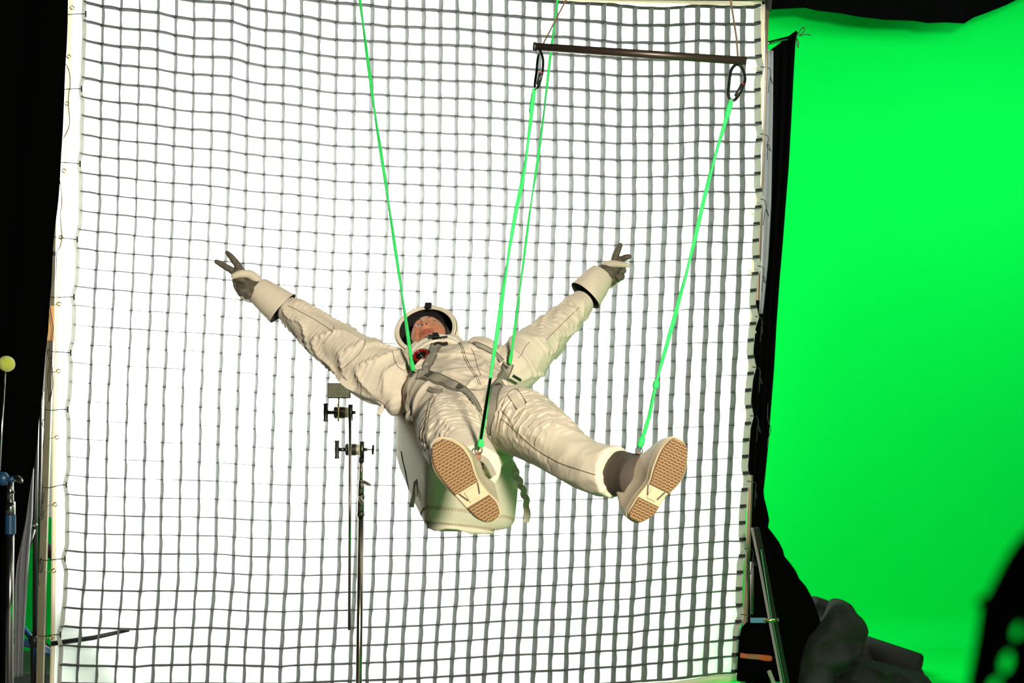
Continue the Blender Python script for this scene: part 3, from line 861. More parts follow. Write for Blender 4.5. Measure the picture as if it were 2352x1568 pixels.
# felt blankets heaped on the floor at the right
def blanket(name, outline, dcen, depth, label, seed, bulge=0.12):
    """draped heap: rows of the outline (y, x left, x right) lofted around a depth"""
    n = 56
    rings = []
    ys_ = np.linspace(outline[0][0], outline[-1][0], 26)
    outline = [(float(y), float(np.interp(y, [o[0] for o in outline], [o[1] for o in outline])), float(np.interp(y, [o[0] for o in outline], [o[2] for o in outline]))) for y in ys_]
    for (y, xl, xr) in outline:
        c = (P(xl, y, dcen) + P(xr, y, dcen)) / 2
        hw = max(0.004, (xr - xl) / 2 * dcen / F)
        ring = []
        for i in range(n):
            t = 2 * math.pi * i / n
            q = c + XR * hw * math.copysign(abs(math.cos(t)) ** 0.8, math.cos(t)) + YF * depth * math.sin(t)
            nz = noise.noise(Vector((q.x * 7 + seed, q.y * 5, q.z * 7)))
            if math.sin(t) < 0.2:
                q += YF * (-bulge) * abs(nz) + YF * 0.03 * math.sin(q.x * 38 + q.z * 17) - YF * 0.055 * max(0.0, 1.0 - 2.6 * abs(noise.noise(Vector((q.x * 6 + q.z * 5, q.z * 3 - q.x * 3, seed * 3.1)))))
            ring.append(q)
        rings.append(ring)
    o = Geo().rings(rings).build(name, FELT, None, smooth=True, sub=1)
    return tag(o, label, 'blanket', 'felt blankets heaped at right')


blanket('felt_blanket', [(1369, 1866, 1872), (1374, 1860, 1898), (1384, 1862, 1915), (1400, 1866, 1920), (1430, 1870, 1926), (1480, 1850, 1920), (1580, 1830, 1920)], 6.16, 0.05, 'dark grey felt blanket end propped behind the largest fold, against the curtain', 1.0, 0.03)
blanket('felt_blanket', [(1378, 1917, 1942), (1381, 1912, 1948), (1392, 1905, 1955), (1405, 1899, 1962), (1415, 1894, 1976), (1424, 1888, 1985), (1440, 1876, 1984), (1460, 1860, 1978), (1490, 1848, 1966), (1510, 1842, 1950), (1530, 1838, 1932), (1560, 1832, 1905), (1600, 1828, 1900)], 6.0, 0.12, 'large grey felt blanket folded upright at the foot of the black curtain', 2.0, 0.10)
blanket('felt_blanket', [(1472, 1975, 1985), (1480, 1960, 2010), (1492, 1945, 2060), (1510, 1930, 2095), (1535, 1915, 2110), (1575, 1900, 2115)], 6.25, 0.10, 'grey felt blanket sloping away behind the rolled felt', 3.0, 0.06)
blanket('felt_blanket', [(1522, 2000, 2015), (1530, 1975, 2060), (1540, 1950, 2100), (1552, 1930, 2130), (1568, 1915, 2140), (1590, 1905, 2140)], 5.95, 0.10, 'lowest grey felt blanket lying flat in front of the rolled felt', 4.0, 0.08)
# rolled felt with an open dark end: spiral sheet
rl = thing('rolled_felt', 'roll of grey felt with its dark open end facing right', 'felt roll', P(2075, 1545, 6.1))
A0, A1 = P(1985, 1484, 6.22), P(2112, 1530, 6.02)
ax = (A1 - A0).normalized(); u = (UP - ax * UP.dot(ax)).normalized(); w = ax.cross(u)
vv, ff = [], []
m = 40
for k in range(m + 1):
    t = 2 * math.pi * 1.15 * k / m
    r = 0.072 - 0.010 * k / m
    for q in range(2):
        for th in (0.0,):
            c = A0 if q == 0 else A1
            vv.append(c + (u * math.cos(t) + w * math.sin(t) * 0.85) * r * (1.0 if q else 0.9))
    if k: ff.append((2 * k - 2, 2 * k - 1, 2 * k + 1, 2 * k))
Geo().add(vv, ff).build('felt_sheet', FELT, rl, smooth=True, solid=0.008)

# ------------------------------------------------------------------ rope rig
bar_l, bar_r = P(1229, 107.5, 3.16), P(1714, 140, 3.10)
bar = thing('trapeze_bar', 'dark steel bar hanging level above the astronaut', 'bar', (bar_l + bar_r) / 2)
Geo().tube([bar_l, bar_r], 0.0118, 18).build('tube', mat('brown_black_steel', (0.045, 0.032, 0.024), 0.38, metal=0.6), bar, smooth=True)
Geo().tube([bar_l - (bar_r - bar_l).normalized() * 0.006, bar_l + (bar_r - bar_l).normalized() * 0.004], 0.0135, 16).build('end_cap', BLACKP, bar, smooth=True)
BROWN = mat('brown_cord', (0.10, 0.055, 0.03), 0.7)
o = Geo().tube([P(1322, -45, 3.16), P(1299, 2, 3.16), P(1246, 104, 3.155)], 0.0027, 8).build('suspension_cord', BROWN, None, smooth=True)
tag(o, 'brown cord holding the left end of the dark bar', 'cord', 'cords of the dark bar')
o = Geo().tube([P(1668, -50, 3.12), P(1679, 5, 3.12), P(1692, 90, 3.115), P(1695, 134, 3.11)], 0.0030, 8).build('suspension_cord', BROWN, None, smooth=True)
tag(o, 'brown cord holding the right end of the dark bar', 'cord', 'cords of the dark bar')


def carabiner(pts, d0, r, label, gate_pts):
    t = thing('carabiner', label, 'carabiner', P(pts[0][0], max(p[1] for p in pts), d0), 'carabiners on the dark bar')
    pp = [P(x, y, d0 + z) for x, y, z in pts]
    path = smooth_path(pp + [pp[0]], 6)
    Geo().tube(path, r, 10, cap=False).build('body', mat('anodised_black', (0.016, 0.016, 0.017), 0.25, metal=0.8), t, smooth=True)
    gp = [P(x, y, d0 + z) for x, y, z in gate_pts]
    Geo().tube(gp, r * 1.55, 12).build('gate_sleeve', BLACKP, t, smooth=True)
    a = gp[0] + (gp[0] - gp[1]).normalized() * 0.003
    Geo().tube([a, gp[0]], r * 1.25, 10).build('red_mark', mat('red_paint', (0.5, 0.02, 0.02), 0.5), t, smooth=True)
    return t


carabiner([(1240, 116, -0.012), (1247, 135, -0.03), (1246, 165, -0.04), (1238, 195, -0.03), (1232, 203, -0.01), (1228, 198, 0.01), (1232, 165, 0.03), (1235, 135, 0.02)], 3.155, 0.0042,
          'black carabiner seen edge-on at the left end of the bar', [(1243, 168, -0.04), (1235, 195, -0.03)])
carabiner([(1690, 148, 0), (1699, 150, 0), (1707, 163, 0), (1711, 185, 0), (1700, 212, 0), (1688, 229, 0), (1677, 228, 0), (1672, 215, 0), (1675, 185, 0), (1680, 160, 0)], 3.11, 0.0046,
          'black carabiner seen open at the right end of the bar', [(1706, 195, 0), (1690, 222, 0)])


def rope(pts, label, knots=(), r=0.0046, strands=2):
    t = thing('green_rope', label, 'rope', pts[-1], 'green suspension ropes')
    path = smooth_path(pts, 10)
    L = [0.0]
    for k in range(1, len(path)): L.append(L[-1] + (path[k] - path[k - 1]).length)
    for s in range(strands):
        pp = []
        for k, p in enumerate(path):
            a = L[k] * 9.0 + s * math.pi
            pp.append(p + (XR * math.cos(a) + YF * math.sin(a)) * r * 0.42)
        rr = [r * (0.78 + 0.16 * noise.noise(Vector((L[k] * 11, s * 5, 1)))) for k in range(len(pp))]
        Geo().tube(pp, rr, 8).build('strand', ROPE, t, smooth=True)
    for (a, b, rad) in knots:
        Geo().tube(smooth_path([a, (a + b) / 2, b], 3), [rad * 0.8, rad * 1.05, rad, rad * 1.1, rad * 1.05, rad, rad * 0.7], 10).build('tape_wrap', ROPE, t, smooth=True)
    return t


r3_pts = [P(1227, 205, 3.155), P(1224, 232, 3.15), P(1205, 385, 3.14), P(1180, 512, 3.13), P(1152, 695, 3.12), P(1131, 835, 3.11), P(1112, 965, 3.10), P(1104, 1012, 3.09)]
rope(r3_pts, 'green rope from the left carabiner down to the ankle nearest the picture centre', [(P(1226, 212, 3.155), P(1219, 260, 3.15), 0.0075), (P(1105, 1012, 3.09), P(1103, 1027, 3.09), 0.0095)], 0.0056)
r4_pts = [P(1680, 228, 3.11), P(1674, 250, 3.11), P(1660, 300, 3.12), P(1630, 405, 3.13), P(1581, 610, 3.15), P(1546, 740, 3.16), P(1507, 880, 3.18), P(1491, 955, 3.19), P(1472, 1018, 3.20)]
rope(r4_pts, 'green rope from the right carabiner down to the ankle at right', [(P(1678, 235, 3.11), P(1668, 272, 3.115), 0.0085), (P(1508, 874, 3.18), P(1505, 892, 3.18), 0.0095), (P(1476, 1004, 3.2), P(1469, 1027, 3.2), 0.0100)], 0.0056)
# ------------------------------------------------------------------ the astronaut
def remeshed(geo, voxel, iters=6, factor=0.5):
    me = bpy.data.meshes.new('tmp')
    me.from_pydata([tuple(v) for v in geo.v], [], geo.f)
    o = bpy.data.objects.new('tmp', me)
    col.objects.link(o)
    md = o.modifiers.new('r', 'REMESH'); md.mode = 'VOXEL'; md.voxel_size = voxel; md.use_smooth_shade = True
    if iters:
        m2 = o.modifiers.new('s', 'SMOOTH'); m2.factor = factor; m2.iterations = iters
    dg = bpy.context.evaluated_depsgraph_get()
    dg.update()
    out = bpy.data.meshes.new_from_object(o.evaluated_get(dg))
    bpy.data.objects.remove(o)
    return out


def mesh_np(me):
    n = len(me.vertices)
    v = np.empty(n * 3); me.vertices.foreach_get('co', v)
    nn = np.empty(n * 3); me.vertices.foreach_get('normal', nn)
    return v.reshape(-1, 3), nn.reshape(-1, 3)


def finish_mesh(me, name, m, parent):
    for p in me.polygons: p.use_smooth = True
    me.materials.clear(); me.materials.append(m)
    me.name = name
    o = bpy.data.objects.new(name, me)
    col.objects.link(o)
    if parent is not None: attach(o, parent)
    return o


BU = Vector((-0.32, 0.82, 0.47)).normalized()      # towards the head
BR = Vector((0.95, 0.27, 0.17)); BR = (BR - BU * BR.dot(BU)).normalized()
BF = BR.cross(BU).normalized()                       # out of the chest

man = thing('person', 'person in cream astronaut suit hanging on green ropes with arms spread, soles to the viewer', 'person', P(1092, 1000, 3.85))

# suit -----------------------------------------------------------
torso = [(1000, 828, 4.25, .122, .112), (1018, 850, 4.20, .155, .115), (1036, 868, 4.15, .195, .140), (1050, 898, 4.07, .195, .150), (1064, 930, 3.98, .185, .150),
         (1078, 958, 3.90, .180, .145), (1094, 985, 3.82, .185, .140), (1106, 1008, 3.77, .170, .125), (1116, 1026, 3.73, .11, .095)]
armA = [(655, 706, 4.25, 27), (686, 727, 4.235, 33), (721, 755, 4.22, 38), (760, 785, 4.20, 45), (795, 808, 4.18, 51), (836, 838, 4.16, 60), (873, 858, 4.14, 63), (912, 872, 4.13, 62), (960, 880, 4.13, 55)]
armB = [(1341, 690, 4.45, 29), (1310, 721, 4.40, 32), (1275, 757, 4.34, 41), (1240, 790, 4.28, 48), (1210, 820, 4.22, 54), (1178, 848, 4.17, 57), (1130, 866, 4.14, 52)]
legA = [(1052, 975, 3.82, 74), (1040, 978, 3.68, 77), (1034, 988, 3.55, 77), (1040, 1010, 3.42, 74), (1060, 1040, 3.30, 68), (1084, 1068, 3.19, 62), (1094, 1080, 3.14, 58)]
legB = [(1150, 955, 3.82, 70), (1182, 962, 3.74, 76), (1215, 980, 3.66, 76), (1266, 1013, 3.52, 67), (1312, 1048, 3.41, 58), (1360, 1074, 3.31, 57), (1412, 1084, 3.23, 59)]


def px_tube(lst, flat=1.0):
    return [P(x, y, d) for x, y, d, r in lst], [r * d / F for x, y, d, r in lst]


g = Geo()
rings = []
n = 36
for (x, y, d, a, b) in torso:
    c = P(x, y, d)
    rings.append([c + BR * a * math.copysign(abs(math.cos(t)) ** 0.85, math.cos(t)) + BF * b * math.copysign(abs(math.sin(t)) ** 0.85, math.sin(t)) for t in [2 * math.pi * i / n for i in range(n)]])
g.rings(rings)
paths = {}
for key, lst in (('armA', armA), ('armB', armB), ('legA', legA), ('legB', legB)):
    pts, rad = px_tube(lst)
    sp = smooth_path(pts, 5)
    sr = list(np.interp(np.linspace(0, len(rad) - 1, len(sp)), range(len(rad)), rad))
    paths[key] = (np.array([tuple(p) for p in sp]), np.array(sr))
    g.tube(sp, sr, 28, round_ends=False)
# belly fullness, hip pads, hanging flap under the sleeve
g.sphere(P(1062, 872, 3.97), BR * 0.13, BF * 0.07, BU * 0.14, 20, 12)
g.sphere(P(1108, 806, 4.13), BR * 0.06, BF * 0.05, BU * 0.05, 16, 10)
g.sphere(P(1060, 822, 4.06), BR * 0.07, BF * 0.045, BU * 0.05, 16, 10)
g.sphere(P(1100, 985, 3.80), BR * 0.19, BF * 0.12, BU * 0.10, 20, 12)
g.sphere(P(912, 905, 4.12), XR * 0.055, YF * 0.09, UP * 0.085, 18, 10)
suit_me = remeshed(g, 0.0042, 14, 0.5)
V, N = mesh_np(suit_me)


def along(V, pts, rad):
    """nearest path parameter (metres), distance ratio and angle for all vertices"""
    best = np.full(len(V), 1e9); tt = np.zeros(len(V)); ang = np.zeros(len(V))
    acc = 0.0
    for k in range(len(pts) - 1):
        a, b = pts[k], pts[k + 1]
        ab = b - a; L = np.linalg.norm(ab); e = ab / L
        q = np.clip((V - a) @ e, 0, L)
        near = a + q[:, None] * e
        rel = V - near
        dist = np.linalg.norm(rel, axis=1)
        rr = rad[k] + (rad[k + 1] - rad[k]) * q / L
        ratio = dist / rr
        ref = np.array([0, 0, 1.0]) - e * e[2]; ref /= np.linalg.norm(ref)
        w = np.cross(e, ref)
        an = np.arctan2(rel @ w, rel @ ref)
        m = ratio < best
        best[m] = ratio[m]; tt[m] = acc + q[m]; ang[m] = an[m]
        acc += L
    return tt, best, ang, acc


def sstep(a, b, x):
    t = np.clip((x - a) / (b - a), 0, 1)
    return t * t * (3 - 2 * t)


disp = np.zeros(len(V))
owner = np.full(len(V), 9.0)
info = {}
for key in paths:
    t, r, a, L = along(V, *paths[key])
    info[key] = (t, r, a, L)
    owner = np.minimum(owner, np.where(r < 1.25, r, 9))
NZ = noise.noise


def ridged(x, y, z):
    return 1.0 - 2.0 * abs(NZ(Vector((x, y, z))))


for key in paths:
    t, r, a, L = info[key]
    sel = np.where((r < 1.22))[0]
    for i in sel:
        T, A, R = t[i], a[i], r[i]
        wgt = 1.0 - max(0.0, (R - 1.05) / 0.17)
        ca, sa = math.cos(A), math.sin(A)
        if key == 'legB':
            # tight transverse folds on the upper face of the thigh, smooth lower panel
            w = float(sstep(0.08, 0.16, T) * (1 - sstep(0.40, 0.46, T)))
            top = max(0.0, min(1.0, (ca + 0.45) / 0.6))
            s = T * 34 + 0.55 * A + 1.3 * NZ(Vector((T * 9, A * 1.2, 3.0)))
            f = (1 - abs(math.sin(s * 3.1 + 1.1 * NZ(Vector((T * 12, A * 1.6, 8.0)))))) ** 1.3
            v = w * top * 0.0085 * (f - 0.35) * (0.6 + 0.8 * abs(NZ(Vector((A * 1.6, T * 14, 7)))))
            v += 0.004 * ridged(T * 8 + A * 0.5, ca * 1.1, sa * 1.1 + 4) * float(sstep(0.36, 0.5, T))
            v += 0.0022 * ridged(T * 16, ca * 1.5, sa * 1.5) + 0.006 * w * top * ridged(T * 9 + A * 0.8, ca * 1.3, sa * 1.3 + 2) ** 3
        elif key == 'legA':
            w = float(sstep(0.05, 0.12, T) * (1 - sstep(0.50, 0.62, T)))
            s = T * 36 - 0.7 * A + 1.5 * NZ(Vector((T * 9, A * 1.3, 13.0)))
            f = (1 - abs(math.sin(s * 2.9 + 1.1 * NZ(Vector((T * 12, A * 1.6, 28.0)))))) ** 1.3
            v = w * 0.0090 * (f - 0.35) * (0.5 + 0.9 * abs(NZ(Vector((A * 1.8, T * 14, 17)))))
            v += 0.004 * ridged(T * 9 - A * 0.5, ca * 1.2, sa * 1.2 + 9)
        else:
            sd = 21.0 if key == 'armA' else 33.0
            amp = 0.017 if key == 'armA' else 0.012
            k1 = ridged(T * 9.5 + 0.8 * sa + sd, ca * 0.9, sa * 0.9 + sd)
            k2 = ridged(T * 22 + 1.2 * ca, ca * 1.4 + sd, sa * 1.4)
            v = amp * (k1 ** 3 if k1 > 0 else k1 * 0.3) + 0.0018 * k2
            v *= float(sstep(0.0, 0.06, T))
        disp[i] += v * wgt
torso_sel = np.where(owner > 1.15)[0]
for i in torso_sel:
    p = V[i]
    q = Vector(p)
    x = (q - P(1050, 898, 4.07)).dot(BR); y = (q - P(1050, 898, 4.07)).dot(BU)
    disp[i] += 0.016 * ridged(x * 6 + y * 3, y * 8, 2.0) ** 3 + 0.006 * ridged(x * 16, y * 22 + x * 9, 5.0)
# two or three laplacian passes keep folds soft at the seams between zones
ed = np.empty(len(suit_me.edges) * 2, dtype=int); suit_me.edges.foreach_get('vertices', ed); ed = ed.reshape(-1, 2)
cnt = np.bincount(ed.ravel(), minlength=len(V))
for _ in range(1):
    s = np.bincount(ed[:, 0], disp[ed[:, 1]], len(V)) + np.bincount(ed[:, 1], disp[ed[:, 0]], len(V))
    disp = 0.75 * disp + 0.25 * s / np.maximum(cnt, 1)
V2 = V + N * disp[:, None]
suit_me.vertices.foreach_set('co', V2.ravel())
suit_me.update()
suit = finish_mesh(suit_me, 'suit', CANVAS, man)
polys = [tuple(p.vertices) for p in suit_me.polygons]
BVH = BVHTree.FromPolygons([Vector(v) for v in V2], polys)
EYEP = Vector((0, 0, EYE))


def S(px, py, off=0.0, tree=None, fallback=4.0):
    d = (P(px, py, 1.0) - EYEP).normalized()
    loc, nrm, idx, dist = (tree or BVH).ray_cast(EYEP, d)
    if loc is None:
        if fallback is None: return None, None
        return P(px, py, fallback), -d
    if nrm.dot(d) > 0: nrm = -nrm
    return loc + nrm * off, nrm


def surf_path(pts, off=0.0, n=6, tree=None, smooth=3):
    """pixel polyline laid on the suit surface"""
    pp = smooth_path([Vector((x, y, 0)) for x, y in pts], n)
    L, NN = [], []
    for q in pp:
        a, b = S(q.x, q.y, off, tree, None)
        if a is None: continue
        L.append(a); NN.append(b)
    for _ in range(smooth):
        L = [L[0]] + [(L[k - 1] + L[k] * 2 + L[k + 1]) / 4 for k in range(1, len(L) - 1)] + [L[-1]]
        NN = [NN[0]] + [(NN[k - 1] + NN[k] * 2 + NN[k + 1]).normalized() for k in range(1, len(NN) - 1)] + [NN[-1]]
    return L, NN


SEAM = mat('seam_thread', (0.22, 0.17, 0.10), 0.9)


def seam_line(pts, r=0.0013, m=None, tree=None, parent=None, off=0.0014):
    L, NN = surf_path(pts, off, 8, tree, 1)
    return Geo().tube(L, r, 5).build('seam', m or SEAM, parent or man, smooth=True)


for s in (
    [(662, 702), (690, 716), (720, 732), (745, 748), (764, 762)],
    [(768, 748), (764, 762), (752, 775), (742, 790)],
    [(838, 779), (838, 790), (832, 803), (818, 820), (798, 838), (782, 848)],
    [(902, 808), (906, 826), (915, 842), (930, 852)],
    [(1330, 706), (1305, 730), (1280, 755), (1255, 780)],
    [(1216, 786), (1205, 798), (1199, 812), (1190, 822)],
    [(1152, 962), (1175, 980), (1200, 1004), (1230, 1030), (1262, 1050), (1290, 1064), (1330, 1078), (1368, 1090)],
    [(1150, 940), (1168, 960), (1178, 978)],
    [(1165, 905), (1185, 893), (1208, 930), (1180, 962)],
    [(1188, 893), (1210, 925)],
    [(1152, 932), (1166, 905)],
    [(1054, 786), (1060, 800), (1066, 822), (1078, 845), (1092, 866), (1099, 882)],
    [(1058, 786), (1064, 800), (1071, 822), (1083, 845), (1097, 866), (1104, 884)],
    [(1080, 893), (1095, 897), (1115, 893)],
    [(1082, 800), (1090, 815), (1096, 840), (1105, 862)],
    [(996, 906), (985, 930), (980, 960), (978, 985)],
    [(1000, 912), (990, 935), (985, 965)],
    [(1100, 935), (1110, 965), (1122, 1000)],
):
    seam_line(s)
# shoulder yoke and waist flap with real thickness
L, NN = surf_path([(985, 893), (1000, 899), (1018, 897)], 0.002, 6)
Geo().ribbon(L, NN, 0.020, 0.004).build('pocket_flap', WEBBING, man, smooth=False)
L, NN = surf_path([(1176, 906), (1188, 924), (1198, 940)], 0.002, 6)
Geo().ribbon(L, NN, 0.030, 0.004).build('pocket_flap', CANVAS, man, smooth=False)


# harness ---------------------------------------------------------
def strap(pts, width, label=None, off=0.004):
    L, NN = surf_path(pts, off, 6, None, 6)
    o = Geo().ribbon(L, NN, width, 0.004).build('harness_strap', WEBBING, man, label=label)
    n = len(L)
    for sgn in (-1, 1):
        q = []
        for k in range(n):
            t = (L[min(k + 1, n - 1)] - L[max(k - 1, 0)]).normalized()
            s = t.cross(NN[k]).normalized()
            q.append(L[k] + s * sgn * width * 0.40 + NN[k] * 0.0045)
        Geo().tube(q, 0.0013, 5).build('strap_edge', EDGING, o, smooth=True)
    return o, L, NN


strap([(1003, 793), (997, 808), (990, 826), (983, 842), (978, 856)], 0.046, 'grey webbing shoulder strap')
strap([(962, 860), (978, 862), (1000, 868), (1023, 877), (1045, 888), (1062, 898), (1078, 910), (1089, 926), (1097, 942)], 0.046, 'grey webbing belt across the belly')
strap([(1168, 836), (1160, 855), (1151, 874), (1143, 892), (1137, 915), (1133, 941), (1128, 965), (1122, 990)], 0.046, 'grey webbing leg strap')
strap([(1082, 789), (1098, 793), (1115, 800), (1135, 813), (1153, 831)], 0.022, 'grey webbing shoulder strap')
# black stitched box patches on the straps
for pts in ([(985, 862), (993, 866)], [(1050, 889), (1060, 897)], [(1160, 842), (1157, 848)], [(1147, 882), (1144, 888)]):
    L, NN = surf_path(pts, 0.0095, 3, None, 1)
    Geo().ribbon(L, NN, 0.026, 0.0012).build('stitch_patch', EDGING, man)


def disc(c, nrm, r, h, m, name, parent, seg=24):
    nrm = nrm.normalized()
    return Geo().tube([c, c + nrm * h * 0.6, c + nrm * h], [r, r, r * 0.86], seg).build(name, m, parent, smooth=False)


# red glossy dial on the chest
c0, n0 = S(969, 822, 0.0)
n0 = (BF * 0.8 - YF * 0.55 - XR * 0.2).normalized()
DIALB = mat('dial_black', (0.012, 0.006, 0.006), 0.25, coat=0.5)
DIALR = mat('dial_red', (0.20, 0.008, 0.004), 0.2, coat=0.7)
dial = disc(c0, n0, 0.041, 0.016, DIALB, 'chest_dial', man, 28)
dial['label'] = 'red and black glossy dial on the chest'
uu = n0.orthogonal().normalized(); ww = n0.cross(uu)
cc = c0 + n0 * 0.017
Geo().tube(circle(cc, uu, ww, 0.026, 28) + [circle(cc, uu, ww, 0.026, 28)[0]], 0.0065, 8, cap=False).build('dial_ring', DIALR, dial, smooth=True)
Geo().sphere(cc, uu * 0.009, ww * 0.009, n0 * 0.006, 14, 8).build('dial_knob', STEEL, dial, smooth=True)
Geo().tube(circle(cc, uu, ww, 0.014, 24) + [circle(cc, uu, ww, 0.014, 24)[0]], 0.004, 8, cap=False).build('dial_ring', DIALB, dial, smooth=True)
# cream padded rim below the dial
L, NN = surf_path([(952, 842), (960, 848), (972, 846), (984, 838)], 0.004, 5)
Geo().tube(L, 0.007, 8).build('dial_pad', CANVAS, man, smooth=True)
Geo().sphere(P(952, 908, 3.995), XR * 0.030 + UP * 0.008, YF * 0.03, UP * 0.075, 16, 10).build('hip_gap_shade', LINING, man, smooth=True)  # black ellipsoid added as the shade of the gap behind the hip straps
# buckles and bunched straps at the hip side
q, nn = S(949, 860, 0.004, None, 3.98)
bd = 3.97
Geo().box(P(950, 862, bd), XR * 0.012 + UP * 0.003, YF * 0.012, UP * 0.012).build('buckle', BLACKM, man, bevel=0.003)
Geo().tube([P(947, 850, bd), P(944, 868, bd), P(946, 885, bd), P(948, 872, bd), P(950, 852, bd)], 0.004, 8).build('buckle', STEEL, man, smooth=True)
for pts, w in (([(949, 866), (946, 890), (940, 915), (938, 938), (944, 952)], 0.022), ([(953, 868), (955, 890), (950, 915), (955, 935), (958, 950)], 0.024),
               ([(960, 868), (962, 888), (958, 902), (966, 912)], 0.016), ([(944, 880), (936, 905), (934, 935), (940, 955)], 0.010)):
    pp = smooth_path([P(x, y, bd + 0.012 * math.sin(k * 1.7) - 0.01) for k, (x, y) in enumerate(pts)], 5)
    nr = [Vector((-0.2 + 0.5 * math.sin(k * 0.9), -1, 0.1)) for k in range(len(pp))]
    Geo().ribbon(pp, nr, w, 0.005).build('hanging_strap', WEBBING if w > 0.012 else EDGING, man)
Geo().tube(smooth_path([P(961, 928, bd - 0.02), P(953, 931, bd - 0.03), P(945, 940, bd - 0.03), P(937, 951, bd - 0.03), P(936, 962, bd - 0.03), P(943, 971, bd - 0.03), P(955, 974, bd - 0.02), P(962, 973, bd)], 5), 0.0082, 10).build('safety_hook', mat('olive_hook', (0.36, 0.33, 0.24), 0.45), man, smooth=True)
Geo().box(P(1187, 868, 3.99), (P(1197, 874, 4.0) - P(1187, 868, 3.99)), UP * 0.005 + XR * 0.003, YF * 0.008).build('buckle', STEEL, man, bevel=0.002)
# small loop strap hanging under the sleeve
pp = [P(858, 910, 4.08), P(872, 920, 4.07), P(880, 926, 4.07), P(882, 934, 4.07), P(874, 943, 4.07), P(868, 950, 4.07)]
Geo().ribbon(pp, [Vector((0, -1, -0.2))] * 6, 0.018, 0.003).build('sleeve_tab', CANVAS, man)
pp = [P(777, 862, 4.1), P(783, 872, 4.08), P(800, 886, 4.08), P(815, 893, 4.08)]
Geo().ribbon(pp, [Vector((0, -1, -0.2))] * 4, 0.024, 0.006).build('sleeve_tab', CANVAS, man)

# collar ring ------------------------------------------------------
NC = P(1004, 829, 4.18)
nu = (BU * 0.93 + BF * 0.15).normalized()
nr_ = (BR - nu * BR.dot(nu)).normalized(); nf_ = nr_.cross(nu)
if nf_.dot(BF) < 0: nf_ = -nf_
prof = [(0.098, -0.020), (0.116, -0.020), (0.119, -0.006), (0.112, -0.004), (0.112, 0.000), (0.119, 0.002), (0.118, 0.016), (0.102, 0.018), (0.096, 0.010)]
rings = []
for k in range(49):
    t = 2 * math.pi * k / 48
    e = nr_ * math.cos(t) + nf_ * math.sin(t)
    rings.append([NC + e * a + nu * b for a, b in prof])
Geo().rings(rings, cap=False).build('collar_ring', SHELL, man, smooth=True)
cf = NC + nf_ * 0.121 + nu * 0.004 - nr_ * 0.004
Geo().box(cf + nf_ * 0.002, nr_ * 0.0125, nf_ * 0.005, nu * 0.014).build('collar_latch', STEEL, man, bevel=0.002)
Geo().box(cf - nr_ * 0.023, nr_ * 0.010, nf_ * 0.004, nu * 0.010).build('collar_latch', mat('dark_green_metal', (0.05, 0.06, 0.05), 0.4, metal=0.5), man, bevel=0.002)
for k in range(4):
    Geo().tube([cf + nr_ * (0.006 + 0.008 * k) - nu * 0.022, cf + nr_ * (0.008 + 0.008 * k) - nu * 0.03 + nf_ * 0.004], 0.0024, 6).build('collar_pin', CHROME, man, smooth=True)
Geo().box(cf + nr_ * 0.012 - nu * 0.018, nr_ * 0.030, nf_ * 0.003, nu * 0.003).build('collar_wire', STEEL, man)
L, NN = surf_path([(996, 795), (1006, 792), (1018, 794), (1026, 792)], 0.006, 5)
Geo().tube(L, 0.0075, 8).build('throat_strap', LINING, man, smooth=True)

# head --------------------------------------------------------------
upi = Vector((-0.25, 0, 0.97)).normalized()
ce, se = math.cos(math.radians(60)), math.sin(math.radians(60))
HF = upi * se - YF * ce
HU = upi * ce + YF * se
HS = 1.07
HR = HU.cross(HF).normalized()
eye_mid = P(977, 743, 4.23)
H0 = eye_mid - HF * 0.080 * HS - HU * 0.020 * HS


def hw_(x, y, z):
    return H0 + (HR * x + HU * y + HF * z) * HS


def gs(x, y, cx, cy, sx, sy):
    return math.exp(-((x - cx) / sx) ** 2 - ((y - cy) / sy) ** 2)


def face_z(x, y):
    """extra forward push of the face at local x, y"""
    z = 0.0
    # nose
    for k in range(9):
        t = k / 8
        yy = 0.022 - 0.055 * t
        z = max(z, (0.008 + 0.019 * t) * gs(x, y, 0, yy, 0.0075 + 0.0035 * t, 0.011))
    z += 0.009 * (gs(x, y, 0.0115, -0.034, 0.007, 0.008) + gs(x, y, -0.0115, -0.034, 0.007, 0.008))
    # sockets, brow, cheeks
    for s in (-1, 1):
        z -= 0.013 * gs(x, y, s * 0.031, 0.020, 0.016, 0.011)
        z += 0.006 * gs(x, y, s * 0.030, 0.040, 0.022, 0.009)
        z += 0.009 * gs(x, y, s * 0.044, -0.020, 0.018, 0.018)
        # smile fold
        z -= 0.0045 * gs(x, y, s * (0.027 + 0.12 * abs(min(0, y + 0.03))), y, 0.005, 1) * gs(0, y, 0, -0.050, 1, 0.020)
        z -= 0.006 * gs(x, y, s * 0.034, -0.058, 0.006, 0.006)
    z += 0.013 * gs(x, y, 0, 0.066, 0.055, 0.024)
    ym = -0.062 + 10.0 * x * x
    z += 0.007 * gs(x, y, 0, ym + 0.006, 0.032, 0.0055) + 0.0085 * gs(x, y, 0, ym - 0.0065, 0.026, 0.0065)
    z -= 0.010 * math.exp(-(x / 0.031) ** 4) * math.exp(-((y - ym) / 0.0022) ** 2)
    z += 0.013 * gs(x, y, 0, -0.098, 0.022, 0.016)
    return z


